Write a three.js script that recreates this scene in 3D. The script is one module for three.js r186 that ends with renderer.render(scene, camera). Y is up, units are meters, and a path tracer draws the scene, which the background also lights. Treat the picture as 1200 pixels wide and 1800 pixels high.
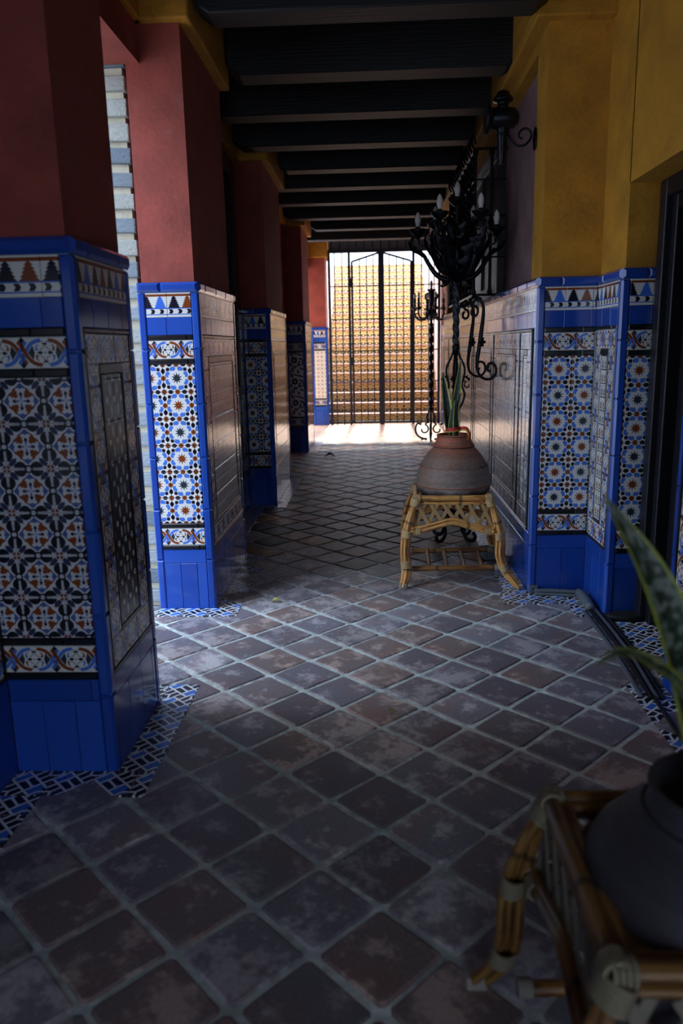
import * as THREE from 'three';
import { mergeGeometries } from 'three/addons/utils/BufferGeometryUtils.js';
import { ImprovedNoise } from 'three/addons/math/ImprovedNoise.js';
import { RoundedBoxGeometry } from 'three/addons/geometries/RoundedBoxGeometry.js';

// ---------------------------------------------------------------- camera, sky, sun, exposure
const V = (x, y, z) => new THREE.Vector3(x, y, z);
const scene = new THREE.Scene();
const camera = new THREE.PerspectiveCamera(2 * Math.atan(900 / 1340) * 180 / Math.PI, 1200 / 1800, 0.05, 200);
camera.filmGauge = 35;
camera.position.set(0, 1.4, 0);
{
  const m = new THREE.Matrix4().set(
    0.99898459, 0.01158915, 0.04353714, 0,
    -0.02060507, 0.97688778, 0.21275734, 0,
    -0.04006523, -0.21343839, 0.97613464, 0, 0, 0, 0, 1);
  camera.quaternion.setFromRotationMatrix(m);
}
camera.focus = 4.4;
camera.userData.fStop = 2.4;
scene.add(camera);

// overcast courtyard sky: brighter towards the zenith, slightly blue
{
  const w = 64, h = 64, d = new Float32Array(w * h * 4);
  for (let j = 0; j < h; j++) {
    const el = ((j + 0.5) / h - 0.5) * Math.PI, s = Math.max(0, Math.sin(el)), k = 0.45 + 0.95 * s;
    for (let i = 0; i < w; i++) {
      const o = (j * w + i) * 4;
      d[o] = k * 0.77; d[o + 1] = k * 0.93; d[o + 2] = k * (1.17 + 0.05 * s); d[o + 3] = 1;
    }
  }
  const t = new THREE.DataTexture(d, w, h, THREE.RGBAFormat, THREE.FloatType);
  t.mapping = THREE.EquirectangularReflectionMapping; t.magFilter = THREE.LinearFilter; t.minFilter = THREE.LinearFilter;
  t.wrapS = THREE.RepeatWrapping; t.needsUpdate = true;
  scene.background = t;
  scene.backgroundIntensity = 1.0;
}
const sun = new THREE.DirectionalLight(new THREE.Color(1.0, 0.91, 0.78), 1.6);
sun.position.set(0.5, 15, -28.9);
sun.target.position.set(0.1, 0, -13);
sun.castShadow = true;
sun.shadow.mapSize.set(2048, 2048);
Object.assign(sun.shadow.camera, { left: -9, right: 9, top: 9, bottom: -9, near: 0.5, far: 40 });
sun.shadow.radius = 7;
scene.add(sun, sun.target);

const renderer = new THREE.WebGLRenderer({ antialias: true });
renderer.toneMapping = THREE.LinearToneMapping;
renderer.toneMappingExposure = 6.4;
renderer.outputColorSpace = THREE.SRGBColorSpace;
renderer.shadowMap.enabled = true;

// ---------------------------------------------------------------- helpers
let seed = 1;
const rnd = () => { seed |= 0; seed = seed + 0x6D2B79F5 | 0; let t = Math.imul(seed ^ seed >>> 15, 1 | seed); t = t + Math.imul(t ^ t >>> 7, 61 | t) ^ t; return ((t ^ t >>> 14) >>> 0) / 4294967296; };
const rr = (a, b) => a + (b - a) * rnd();
const noise = new ImprovedNoise();
const fbm = (x, y, z, o = 4) => { let s = 0, a = 0.5, f = 1; for (let i = 0; i < o; i++) { s += a * noise.noise(x * f, y * f, z + i * 7.3); a *= 0.5; f *= 2.03; } return s; };
const lerp = (a, b, t) => a + (b - a) * t;
const sm = (a, b, x) => { const t = Math.min(1, Math.max(0, (x - a) / (b - a))); return t * t * (3 - 2 * t); };
const used = new Map();
function numbered(n) { const k = used.get(n) ?? 0; used.set(n, k + 1); return k ? n + '_' + String(k).padStart(3, '0') : n; }
function tag(o, label, category, group, kind) { o.userData.label = label; o.userData.category = category; if (group) o.userData.group = group; if (kind) o.userData.kind = kind; return o; }
function thing(name, label, category, pos = [0, 0, 0], turn = 0, group, kind) {
  const o = new THREE.Group(); o.name = numbered(name); o.position.set(...pos); o.rotation.y = turn; scene.add(o);
  return tag(o, label, category, group, kind);
}
const struct = (name, label, category = 'wall', pos) => thing(name, label, category, pos ?? [0, 0, 0], 0, null, 'structure');
function part(name, geo, mat, parent, pos) {
  if (Array.isArray(geo)) geo = merge(geo);
  const m = new THREE.Mesh(geo, mat);
  const sib = parent.children.filter((c) => c.userData.base === name).length;
  m.name = sib ? name + '_' + String(sib).padStart(3, '0') : name;
  m.userData.base = name; m.castShadow = m.receiveShadow = true;
  if (pos) m.position.set(...pos);
  parent.add(m);
  return m;
}
function merge(list) {
  const gs = list.map((g) => { const n = g.index ? g.toNonIndexed() : g.clone(); for (const k of Object.keys(n.attributes)) if (!['position', 'normal', 'uv'].includes(k)) n.deleteAttribute(k); if (!n.attributes.uv) n.setAttribute('uv', new THREE.BufferAttribute(new Float32Array(n.attributes.position.count * 2), 2)); return n; });
  return mergeGeometries(gs);
}
// box between two corners with uv in metres
function box(x0, y0, z0, x1, y1, z1) {
  const w = x1 - x0, h = y1 - y0, d = z1 - z0, g = new THREE.BoxGeometry(w, h, d), p = g.attributes.position, n = g.attributes.normal, u = g.attributes.uv;
  g.translate((x0 + x1) / 2, (y0 + y1) / 2, (z0 + z1) / 2);
  for (let i = 0; i < p.count; i++) {
    const ax = Math.abs(n.getX(i)) > 0.5 ? 0 : Math.abs(n.getY(i)) > 0.5 ? 1 : 2;
    if (ax === 0) u.setXY(i, p.getZ(i), p.getY(i)); else if (ax === 1) u.setXY(i, p.getX(i), p.getZ(i)); else u.setXY(i, p.getX(i), p.getY(i));
  }
  return g;
}
function rbox(x0, y0, z0, x1, y1, z1, r = 0.008) { const g = new RoundedBoxGeometry(x1 - x0, y1 - y0, z1 - z0, 2, r); g.translate((x0 + x1) / 2, (y0 + y1) / 2, (z0 + z1) / 2); return g; }
const curve = (pts) => new THREE.CatmullRomCurve3(pts.map((p) => p.isVector3 ? p : V(...p)), false, 'centripetal');
// swept round bar with a radius that may change along it, capped
function bar(pts, r, n = 24, k = 8, uvScale = 1) {
  const c = pts.isCurve ? pts : curve(pts), f = typeof r === 'function' ? r : () => r, fr = c.computeFrenetFrames(n, false), len = c.getLength();
  const pos = [], uv = [], idx = [];
  for (let i = 0; i <= n; i++) {
    const t = i / n, p = c.getPointAt(t), R = f(t), N = fr.normals[i], B = fr.binormals[i];
    for (let j = 0; j <= k; j++) { const a = j / k * Math.PI * 2, x = Math.cos(a) * R, y = Math.sin(a) * R; pos.push(p.x + N.x * x + B.x * y, p.y + N.y * x + B.y * y, p.z + N.z * x + B.z * y); uv.push(j / k, t * len * uvScale); }
  }
  for (let i = 0; i < n; i++) for (let j = 0; j < k; j++) { const a = i * (k + 1) + j, b = a + k + 1; idx.push(a, a + 1, b, b, a + 1, b + 1); }
  for (const e of [0, n]) { const t = e / n, p = c.getPointAt(t), o = pos.length / 3; pos.push(p.x, p.y, p.z); uv.push(0.5, t * len * uvScale); for (let j = 0; j < k; j++) { const a = e * (k + 1) + j; if (e) idx.push(o, a, a + 1); else idx.push(o, a + 1, a); } }
  const g = new THREE.BufferGeometry();
  g.setAttribute('position', new THREE.Float32BufferAttribute(pos, 3)); g.setAttribute('uv', new THREE.Float32BufferAttribute(uv, 2)); g.setIndex(idx); g.computeVertexNormals();
  return g;
}
const stick = (a, b, r, k = 8) => bar([a, V(...a).lerp(V(...b), 0.5).toArray(), b], r, 2, k);
const lathe = (pts, k = 24) => new THREE.LatheGeometry(pts.map((p) => new THREE.Vector2(p[0], p[1])), k);
const move = (g, x, y, z) => g.clone().translate(x, y, z);
function spiral(cx, cy, r0, r1, a0, a1, n = 14) { const o = []; for (let i = 0; i <= n; i++) { const t = i / n, a = lerp(a0, a1, t), r = lerp(r0, r1, t); o.push([cx + Math.cos(a) * r, cy + Math.sin(a) * r]); } return o; }

// ---------------------------------------------------------------- textures
function canvasTex(w, h, draw, srgb = true, rep = true) {
  const c = document.createElement('canvas'); c.width = w; c.height = h; draw(c.getContext('2d'), w, h);
  const t = new THREE.CanvasTexture(c); if (srgb) t.colorSpace = THREE.SRGBColorSpace;
  t.wrapS = t.wrapT = rep ? THREE.RepeatWrapping : THREE.ClampToEdgeWrapping; t.magFilter = THREE.LinearFilter; t.anisotropy = 8; return t;
}
function dataTex(w, h, f, srgb = true) {
  const d = new Uint8Array(w * h * 4);
  for (let j = 0; j < h; j++) for (let i = 0; i < w; i++) { const c = f(i / w, j / h, i, j), o = (j * w + i) * 4; d[o] = Math.max(0, Math.min(255, c[0])); d[o + 1] = Math.max(0, Math.min(255, c[1])); d[o + 2] = Math.max(0, Math.min(255, c[2])); d[o + 3] = 255; }
  const t = new THREE.DataTexture(d, w, h); if (srgb) t.colorSpace = THREE.SRGBColorSpace; t.wrapS = t.wrapT = THREE.RepeatWrapping; t.magFilter = THREE.LinearFilter; t.minFilter = THREE.LinearMipmapLinearFilter; t.generateMipmaps = true; t.needsUpdate = true; return t;
}
// tileable fbm on the unit square
const tf = (u, v, f, z, o = 4) => {
  const a = fbm(u * f, v * f, z, o), b = fbm((u - 1) * f, v * f, z, o), c = fbm(u * f, (v - 1) * f, z, o), d = fbm((u - 1) * f, (v - 1) * f, z, o);
  return lerp(lerp(a, b, u), lerp(c, d, u), v);
};
const WHITE = '#d8d8d4', LBLUE = '#4674cc', NAVY = '#151927', RUST = '#7c3c1b', INK = '#27343d', COBALT = '#2a55b8';
const poly = (g, pts, fill) => { g.fillStyle = fill; g.beginPath(); pts.forEach((p, i) => i ? g.lineTo(p[0], p[1]) : g.moveTo(p[0], p[1])); g.closePath(); g.fill(); };
const star = (g, x, y, n, ro, ri, fill, a0 = 0) => { const p = []; for (let i = 0; i < n * 2; i++) { const a = a0 + i * Math.PI / n, r = i % 2 ? ri : ro; p.push([x + Math.cos(a) * r, y + Math.sin(a) * r]); } poly(g, p, fill); };
const ell = (g, x, y, a, b, fill, rot = 0) => { g.fillStyle = fill; g.beginPath(); g.ellipse(x, y, a, b, rot, 0, 7); g.fill(); };

// star-and-rosette tile: a rosette in the middle, small stars and dark petals shared with the neighbours
const starTile = (centre) => canvasTex(320, 320, (g, W) => {
  const s = W / 100; g.scale(s, s); g.fillStyle = WHITE; g.fillRect(0, 0, 100, 100);
  for (let i = 0; i < 8; i++) {   // blue shields round the rosette
    g.save(); g.translate(50, 50); g.rotate((i + 0.5) * Math.PI / 4);
    poly(g, [[27, 0], [33, -11], [43, -10], [46, 0], [43, 10], [33, 11]], LBLUE); g.restore();
  }
  for (let i = 0; i < 10; i++) { g.save(); g.translate(50, 50); g.rotate(i * Math.PI / 5 + Math.PI / 10); poly(g, [[13, 0], [21, -7.6], [30, -6], [33, 0], [30, 6], [21, 7.6]], WHITE); g.strokeStyle = '#c9d3e6'; g.lineWidth = 0.6; g.stroke(); g.restore(); }
  star(g, 50, 50, 10, 22, 10.5, centre, Math.PI / 10);
  for (const [x, y] of [[0, 50], [100, 50], [50, 0], [50, 100]]) star(g, x, y, 8, 10.5, 8, RUST, Math.PI / 8);
  for (const [x, y] of [[0, 0], [100, 0], [0, 100], [100, 100]]) {
    star(g, x, y, 8, 10.5, 8, RUST, 0);
    for (let i = 0; i < 4; i++) { g.save(); g.translate(x, y); g.rotate(i * Math.PI / 2); poly(g, [[13, 0], [20, -7], [28, -7], [35, 0], [28, 7], [20, 7]], NAVY); g.rotate(Math.PI / 4); poly(g, [[17, 0], [22, -7], [27, -7], [33, 0], [27, 7], [22, 7]], NAVY); g.restore(); }
  }
});
// frieze: stepped trees above a row of chevrons, 28 x 12.2 cm
const friezeTex = canvasTex(560, 244, (g, W, H) => {
  g.fillStyle = WHITE; g.fillRect(0, 0, W, H); g.fillStyle = RUST; g.fillRect(0, 15, W, 22);
  const cs = [NAVY, '#3a6fd4', NAVY, RUST];
  for (let i = 0; i < 4; i++) {
    const cx = 70 + i * 140, L = [], R = [];
    for (let k = 0; k < 5; k++) { const y0 = 37 + k * 23, a = 6 + k * 9, b = a + 25; L.push([cx - a, y0], [cx - b, y0 + 23]); R.push([cx + a, y0], [cx + b, y0 + 23]); }
    poly(g, [...L, ...R.reverse()], cs[i]);
  }
  g.fillStyle = '#3360c0'; g.fillRect(0, 152, W, 9); g.fillRect(0, 212, W, 9);
  for (let i = 0; i < 6; i++) { const x = 12 + i * 93.3; poly(g, [[x, 164], [x + 36, 164], [x + 50, 186], [x + 36, 209], [x, 209], [x + 14, 186]], NAVY); }
});
// interlaced scroll border, one 14 x 9.3 cm repeat; the drawing runs past the edges so that it joins up
const scroll = (g, W, H, blue = LBLUE, rust = RUST) => {
  g.fillStyle = WHITE; g.fillRect(0, 0, W, H);
  const s = W / 140; g.save(); g.scale(s, H / 93);
  for (const ox of [-140, 0, 140]) {
    g.save(); g.translate(ox, 0); g.lineCap = 'butt';
    const band = (pts, c, w) => { g.strokeStyle = c; g.lineWidth = w; g.beginPath(); g.moveTo(...pts[0]); for (let i = 1; i + 2 < pts.length + 0.5; i += 3) g.bezierCurveTo(...pts[i], ...pts[i + 1], ...pts[i + 2]); g.stroke(); };
    band([[-12, 80], [10, 60], [8, 12], [58, 10]], blue, 12); band([[-12, 13], [10, 33], [8, 81], [58, 83]], rust, 12);
    band([[82, 10], [132, 12], [130, 60], [152, 80]], rust, 12); band([[82, 83], [132, 81], [130, 33], [152, 13]], blue, 12);
    for (const [sx, a, b] of [[1, blue, rust], [-1, rust, blue]]) {
      g.save(); g.translate(70, 46.5); g.scale(sx, 1);
      band([[-12, -36], [2, -30], [-2, -10], [-16, -10]], NAVY, 2); band([[-12, 36], [2, 30], [-2, 10], [-16, 10]], NAVY, 2);
      poly(g, [[-54, 0], [-38, -22], [-32, 0], [-38, 22]], INK);
      ell(g, -24, -15, 6, 10, a, 0.4); ell(g, -20, -17, 4, 7, WHITE, 0.4); ell(g, -24, 15, 6, 10, b, -0.4); ell(g, -20, 17, 4, 7, WHITE, -0.4);
      poly(g, [[-26, 0], [-16, -6], [-8, -2], [-8, 2], [-16, 6]], NAVY); poly(g, [[-10, -27], [0, -30], [0, -22]], NAVY); poly(g, [[-10, 27], [0, 30], [0, 22]], NAVY);
      g.restore();
    }
    g.fillStyle = NAVY; for (const y of [9, 84]) { g.save(); g.translate(0, y); g.fillRect(-8, -3, 16, 6); g.fillRect(-3, -8, 6, 16); g.restore(); }
    ell(g, 70, 46.5, 3, 3, NAVY); ell(g, 70, 46.5, 1.3, 1.3, WHITE);
    g.restore();
  }
  g.restore();
};
const borderTex = canvasTex(420, 280, scroll);
const borderTexV = canvasTex(280, 420, (g, W, H) => { g.translate(W / 2, H / 2); g.rotate(Math.PI / 2); g.translate(-H / 2, -W / 2); scroll(g, H, W); });
// arabesque tile
const arabTex = canvasTex(400, 400, (g, W) => {
  g.scale(W / 100, W / 100); g.fillStyle = '#cdcdd2'; g.fillRect(0, 0, 100, 100);
  for (let q = 0; q < 4; q++) {
    g.save(); g.translate(50, 50); g.rotate(q * Math.PI / 2);
    poly(g, [[0, 0], [-4, -15], [4, -15]], '#5a6ea0'); poly(g, [[0, 0], [6, -12], [12, -6]], '#cdcdd2'); poly(g, [[0, -11], [-4.5, -16], [0, -21], [4.5, -16]], NAVY);
    g.save(); g.rotate(Math.PI / 4); poly(g, [[0, -11], [6, -15], [5, -18], [10, -20], [8, -24], [12, -27], [9, -31], [0, -29], [-9, -31], [-12, -27], [-8, -24], [-10, -20], [-5, -18], [-6, -15]], RUST); g.restore();
    poly(g, [[0, -26], [-4, -29], [-16, -27], [-9, -32], [-4, -37], [0, -40], [4, -37], [9, -32], [16, -27], [4, -29]], '#44598f');
    for (const s of [-1, 1]) {   // the long dark leaves along the edge
      g.save(); g.scale(s, 1);
      g.fillStyle = NAVY; g.beginPath(); g.moveTo(2, -47); g.bezierCurveTo(10, -31, 22, -30, 30, -39); g.lineTo(34, -44); g.lineTo(33, -47.5); g.bezierCurveTo(24, -46, 14, -50, 6, -50); g.closePath(); g.fill();
      g.strokeStyle = '#cdcdd2'; g.lineWidth = 2.2; g.beginPath(); g.moveTo(10, -49); g.lineTo(40, -49); g.stroke();
      poly(g, [[36, -36], [31, -33], [27, -35], [28, -30], [24, -27], [33, -26], [41, -32], [46, -41], [41, -42]], '#2c3350'); poly(g, [[42, -49], [49, -49], [49, -42], [43, -43]], '#6b3016');
      g.restore();
    }
    ell(g, 0, -50, 9, 9, NAVY); ell(g, 0, -50, 5, 5, '#cdcdd2');
    g.restore();
  }
});
// lattice tile: white hexagons and tall lozenges with coloured blocks, two repeats of 7 cm
const lattice = (variant) => canvasTex(280, 280, (g, W) => {
  g.scale(W / 140, W / 140); g.fillStyle = '#15182a'; g.fillRect(0, 0, 140, 140);
  const cs = variant ? [RUST, '#1d2c66', '#1b2138', RUST] : ['#2a3352', '#1b2138', '#8d8a8a', '#1d2747'];
  let n = 0;
  for (const oy of [0, 70, 140]) for (const ox of [0, 70, 140]) {
    poly(g, [[ox - 11, oy], [ox - 7, oy - 10], [ox + 7, oy - 10], [ox + 11, oy], [ox + 7, oy + 10], [ox - 7, oy + 10]], '#e6e6dc');
    const bx = ox - 35;
    poly(g, [[bx, oy + 11], [bx + 7, oy + 24], [bx + 7, oy + 46], [bx, oy + 59], [bx - 7, oy + 46], [bx - 7, oy + 24]], '#e6e6dc');
    poly(g, [[ox, oy + 14], [ox + 12, oy + 20], [ox + 12, oy + 50], [ox, oy + 56], [ox - 12, oy + 50], [ox - 12, oy + 20]], cs[((ox / 70) % 2) + 2 * ((oy / 70) % 2)]);
    g.strokeStyle = '#3a456e'; g.lineWidth = 2; g.beginPath(); g.moveTo(ox - 35, oy); g.lineTo(ox - 14, oy); g.moveTo(ox + 14, oy); g.lineTo(ox + 35, oy); g.stroke(); n++;
  }
});
// arcaded trellis tile
const archTex = canvasTex(280, 280, (g, W) => {
  g.scale(W / 140, W / 140); g.fillStyle = '#d9d9d2'; g.fillRect(0, 0, 140, 140);
  for (const ox of [0, 46.7, 93.4]) {
    for (const [y, c] of [[0, '#2a3352'], [70, RUST]]) { g.fillStyle = c; g.beginPath(); g.moveTo(ox + 23, y + 6); g.quadraticCurveTo(ox + 44, y + 30, ox + 32, y + 46); g.lineTo(ox + 14, y + 46); g.quadraticCurveTo(ox + 2, y + 30, ox + 23, y + 6); g.fill(); ell(g, ox + 23, y + 32, 5, 9, '#d9d9d2'); }
    g.fillStyle = NAVY; g.fillRect(ox - 2, 0, 4, 140); for (const y of [52, 122]) { g.fillRect(ox + 6, y, 34, 7); }
  }
});
const vineTex = canvasTex(420, 420, (g, W) => {   // climbing flower panel, two tiles wide
  g.scale(W / 140, W / 140); g.fillStyle = '#dcdfe4'; g.fillRect(0, 0, 140, 140); g.strokeStyle = NAVY; g.lineWidth = 7;
  for (const oy of [-140, 0, 140]) { g.beginPath(); g.moveTo(10, oy); g.bezierCurveTo(150, oy + 20, 150, oy + 60, 70, oy + 80); g.bezierCurveTo(10, oy + 95, 0, oy + 120, 10, oy + 140); g.stroke(); }
  star(g, 34, 48, 8, 26, 17, NAVY); ell(g, 34, 48, 7, 7, '#dcdfe4'); star(g, 112, 116, 6, 17, 11, NAVY); ell(g, 112, 116, 4, 4, '#dcdfe4');
  for (const [x, y, a] of [[76, 40, 0.2], [90, 58, 1.2], [66, 66, 2], [36, 92, 0.6], [24, 116, 1.9], [80, 104, 0.4], [58, 124, 1.1], [120, 84, 1.5], [16, 14, 0.8], [70, 12, 0.3], [116, 24, 1.2], [10, 76, 1.5]]) { ell(g, x, y, 14, 6, NAVY, a); ell(g, x, y, 5, 2, '#6f86c4', a); }
});
const octoTex = canvasTex(280, 280, (g, W) => {
  g.scale(W / 140, W / 140); g.fillStyle = '#f0ebe0'; g.fillRect(0, 0, 140, 140); let k = 0;
  for (const y of [35, 105]) for (const x of [35, 105]) { const c = [RUST, '#2b2a33', '#4b3a35', '#9a4a1f'][k++]; g.strokeStyle = c; g.lineWidth = 7; g.beginPath(); g.arc(x, y, 21, 0, 7); g.stroke(); star(g, x, y, 8, 12, 8, c); ell(g, x, y, 4, 4, '#f0ebe0'); }
  for (const y of [0, 70, 140]) for (const x of [0, 70, 140]) { poly(g, [[x - 9, y], [x, y - 9], [x + 9, y], [x, y + 9]], '#2b2a33'); }
});
// white interlace on dark ground for the floor border, 14 x 14 cm
const laceTex = canvasTex(420, 420, (g, W) => {
  g.scale(W / 140, W / 140); g.fillStyle = '#14161f'; g.fillRect(0, 0, 140, 140);
  for (const [x, y] of [[35, 35], [105, 105]]) { star(g, x, y, 4, 40, 24, '#3f78d6', Math.PI / 4); }
  for (const [x, y] of [[70, 0], [0, 70], [140, 70], [70, 140]]) poly(g, [[x - 10, y], [x, y - 14], [x + 10, y], [x, y + 14]], '#5b4038');
  g.strokeStyle = '#e2e8ea'; g.lineWidth = 9; g.lineCap = 'square'; g.lineJoin = 'miter';
  const pl = (...p) => { g.beginPath(); p.forEach((q, i) => i ? g.lineTo(...q) : g.moveTo(...q)); g.stroke(); };
  for (const ox of [-140, 0, 140]) for (const oy of [-140, 0, 140]) {
    g.save(); g.translate(ox, oy);
    pl([0, 22], [28, 22], [44, 0]); pl([22, 0], [22, 28], [0, 44]); pl([44, 0], [70, 26], [96, 0]); pl([0, 44], [26, 70], [0, 96]);
    pl([70, 26], [50, 48], [26, 70], [48, 92], [70, 114], [92, 92], [114, 70], [92, 48], [70, 26]); pl([50, 48], [90, 92]); pl([118, 22], [92, 48]); pl([22, 118], [48, 92]);
    pl([140, 44], [114, 70], [140, 96]); pl([44, 140], [70, 114], [96, 140]); pl([118, 0], [118, 22], [140, 22]); pl([0, 118], [22, 118], [22, 140]); pl([96, 140], [118, 118], [140, 118]);
    g.restore();
  }
});
const riserTex = canvasTex(280, 280, (g, W) => {
  g.scale(W / 140, W / 140); g.fillStyle = '#e6c67c'; g.fillRect(0, 0, 140, 140);
  g.fillStyle = '#ecd28e'; g.beginPath(); g.arc(70, 150, 70, 0, 7); g.fill(); g.strokeStyle = '#d8c8a0'; g.lineWidth = 5;
  for (const s of [-1, 1]) {
    g.save(); g.translate(70, 0); g.scale(s, 1);
    g.beginPath(); g.moveTo(0, 110); g.bezierCurveTo(30, 100, 20, 50, 60, 36); g.stroke();
    ell(g, 32, 100, 30, 14, '#3c3a2c', -0.5); ell(g, 46, 125, 24, 11, '#26314a', 0.2); ell(g, 20, 46, 20, 9, '#2a2618', -0.9); ell(g, 52, 20, 20, 9, '#4a4428', 0.5); ell(g, 60, 66, 12, 6, '#8a5a1c', 1.1);
    g.restore();
  }
  ell(g, 70, 30, 11, 9, '#c26a1c'); ell(g, 70, 92, 8, 16, '#2c3324');
});
const BUMP = dataTex(512, 512, (u, v) => { const n = 128 + 130 * tf(u, v, 7, 3, 5) + 50 * tf(u, v, 40, 9, 2); return [n, n, n]; }, false);
const WAVE = dataTex(256, 256, (u, v) => { const n = 128 + 200 * tf(u, v, 4, 5, 3); return [n, n, n]; }, false);
const plasterMap = (base, stain, amt) => dataTex(512, 512, (u, v) => { const n = tf(u, v, 5, 11, 5), m = sm(0.12, 0.34, tf(u, v, 8, 21, 4)) * amt, k = 1 + 0.35 * n + 0.12 * tf(u, v, 50, 2, 2); return [0, 1, 2].map((i) => lerp(base[i], stain[i], m) * k); });
const clayMap = dataTex(2048, 2048, (u, v) => {
  const big = tf(u, v, 10, 4, 7), dust = sm(-0.04, 0.15, big + 0.35 * tf(u, v, 60, 14, 3)), fine = tf(u, v, 150, 6, 2), warm = sm(-0.1, 0.3, tf(u, v, 9, 31, 3));
  const a = [lerp(140, 150, warm), lerp(138, 134, warm), lerp(144, 133, warm)], b = [216, 213, 210], k = 1 + 0.28 * fine, d = dust * 0.8;
  return [0, 1, 2].map((i) => lerp(a[i], b[i], d) * k);
});
const groutMap = dataTex(512, 512, (u, v) => { const k = 1 + 0.5 * tf(u, v, 30, 8, 4) + 0.4 * tf(u, v, 4, 18, 3); return [192 * k, 204 * k, 200 * k]; });
const woodBump = dataTex(512, 512, (u, v) => { const n = 128 + 150 * tf(u, v * 1, 3, 2, 2) * 0 + 190 * fbm(u * 3, v * 90, 4.2, 3); return [n, n, n]; }, false);
const rattanMap = dataTex(128, 512, (u, v) => { const node = Math.exp(-Math.pow(((v * 3) % 1 - 0.5) * 40, 2)), s = fbm(u * 18, v * 4, 2.2, 3), p = sm(0.05, 0.3, fbm(u * 3, v * 9, 8, 3)); const k = (1 + 0.5 * s) * (1 - 0.5 * node); return [lerp(206, 160, p) * k, lerp(152, 104, p) * k, lerp(84, 52, p) * k]; });

// ---------------------------------------------------------------- materials
const std = (o) => new THREE.MeshStandardMaterial(o);
const glazed = (map, o = {}) => new THREE.MeshPhysicalMaterial({ map, roughness: 0.16, metalness: 0, bumpMap: WAVE, bumpScale: 0.0004, ...o });
const M = {
  star: [glazed(starTile(INK)), glazed(starTile(RUST))], frieze: glazed(friezeTex), border: glazed(borderTex), borderV: glazed(borderTexV), arab: glazed(arabTex),
  lattice: [glazed(lattice(0)), glazed(lattice(1))], arch: glazed(archTex), vine: glazed(vineTex), octo: glazed(octoTex), lace: glazed(laceTex, { roughness: 0.3 }), riser: glazed(riserTex, { roughness: 0.3 }),
  blue: ['#1f47a2', '#234dab', '#1b4298', '#2551b0'].map((c) => glazed(null, { color: c, roughness: 0.13 })), listel: glazed(null, { color: '#15171c', roughness: 0.22 }),
  joint: std({ color: '#8ea0b8', roughness: 0.9 }),
  red: std({ map: plasterMap([146, 68, 58], [148, 98, 96], 0.5), bumpMap: BUMP, bumpScale: 0.006, roughness: 0.85 }),
  yellow: std({ map: plasterMap([184, 130, 34], [158, 104, 20], 0.6), bumpMap: BUMP, bumpScale: 0.008, roughness: 0.8 }),
  pink: std({ map: plasterMap([150, 118, 122], [120, 84, 84], 0.5), bumpMap: BUMP, bumpScale: 0.004, roughness: 0.85 }),
  cream: std({ map: plasterMap([232, 206, 186], [214, 180, 160], 0.5), bumpMap: BUMP, bumpScale: 0.004, roughness: 0.85 }),
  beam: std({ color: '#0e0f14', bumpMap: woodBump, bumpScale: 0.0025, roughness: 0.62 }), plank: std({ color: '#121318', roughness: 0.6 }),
  door: std({ color: '#16171f', bumpMap: woodBump, bumpScale: 0.002, roughness: 0.4 }),
  grout: std({ map: groutMap, roughness: 0.95, bumpMap: BUMP, bumpScale: 0.006 }),
  iron: std({ color: '#1e2026', metalness: 0.65, roughness: 0.36 }), stem: std({ color: '#4a4e55', metalness: 0.6, roughness: 0.34 }), gate: std({ color: '#1a2230', metalness: 0.4, roughness: 0.5 }),
  rattan: std({ map: rattanMap, roughness: 0.42 }), rattanDark: std({ map: rattanMap, color: '#a89c90', roughness: 0.45 }), strip: std({ color: '#a98654', roughness: 0.5 }), rattanOld: std({ map: rattanMap, color: '#a8a8a4', roughness: 0.4 }), stripOld: std({ color: '#77705f', roughness: 0.6 }), wrapOld: std({ color: '#837a62', roughness: 0.6 }), wrap: std({ color: '#bfa273', roughness: 0.7 }), end: std({ color: '#8f8a80', roughness: 0.9 }),
  bulb: new THREE.MeshPhysicalMaterial({ color: '#d9d6cf', roughness: 0.3 }), glass: new THREE.MeshPhysicalMaterial({ color: '#8fa6c8', roughness: 0.06, transmission: 0.85, thickness: 0, ior: 1.5 }),
  steel: std({ color: '#6f7680', metalness: 0.6, roughness: 0.4 }), cable: std({ color: '#101216', roughness: 0.45 }), trunk: std({ color: '#5d666c', roughness: 0.5 }),
  soil: std({ color: '#241d18', roughness: 1 }), pave: std({ color: '#9c8d80', roughness: 0.8 }),
};
M.clay = ['#fbfbff', '#ece6e4', '#dfdfe8', '#d0cccf', '#ead6cc', '#c6c2c8'].map((c) => std({ map: clayMap, color: c, roughness: 0.5, bumpMap: BUMP, bumpScale: 0.003 }));

M.clayFar = ['#e09252', '#7a6654', '#f0aa66', '#a47a50', '#c47c44', '#62544a'].map((c) => std({ map: clayMap, color: c, roughness: 0.5, bumpMap: BUMP, bumpScale: 0.002 }));
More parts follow.
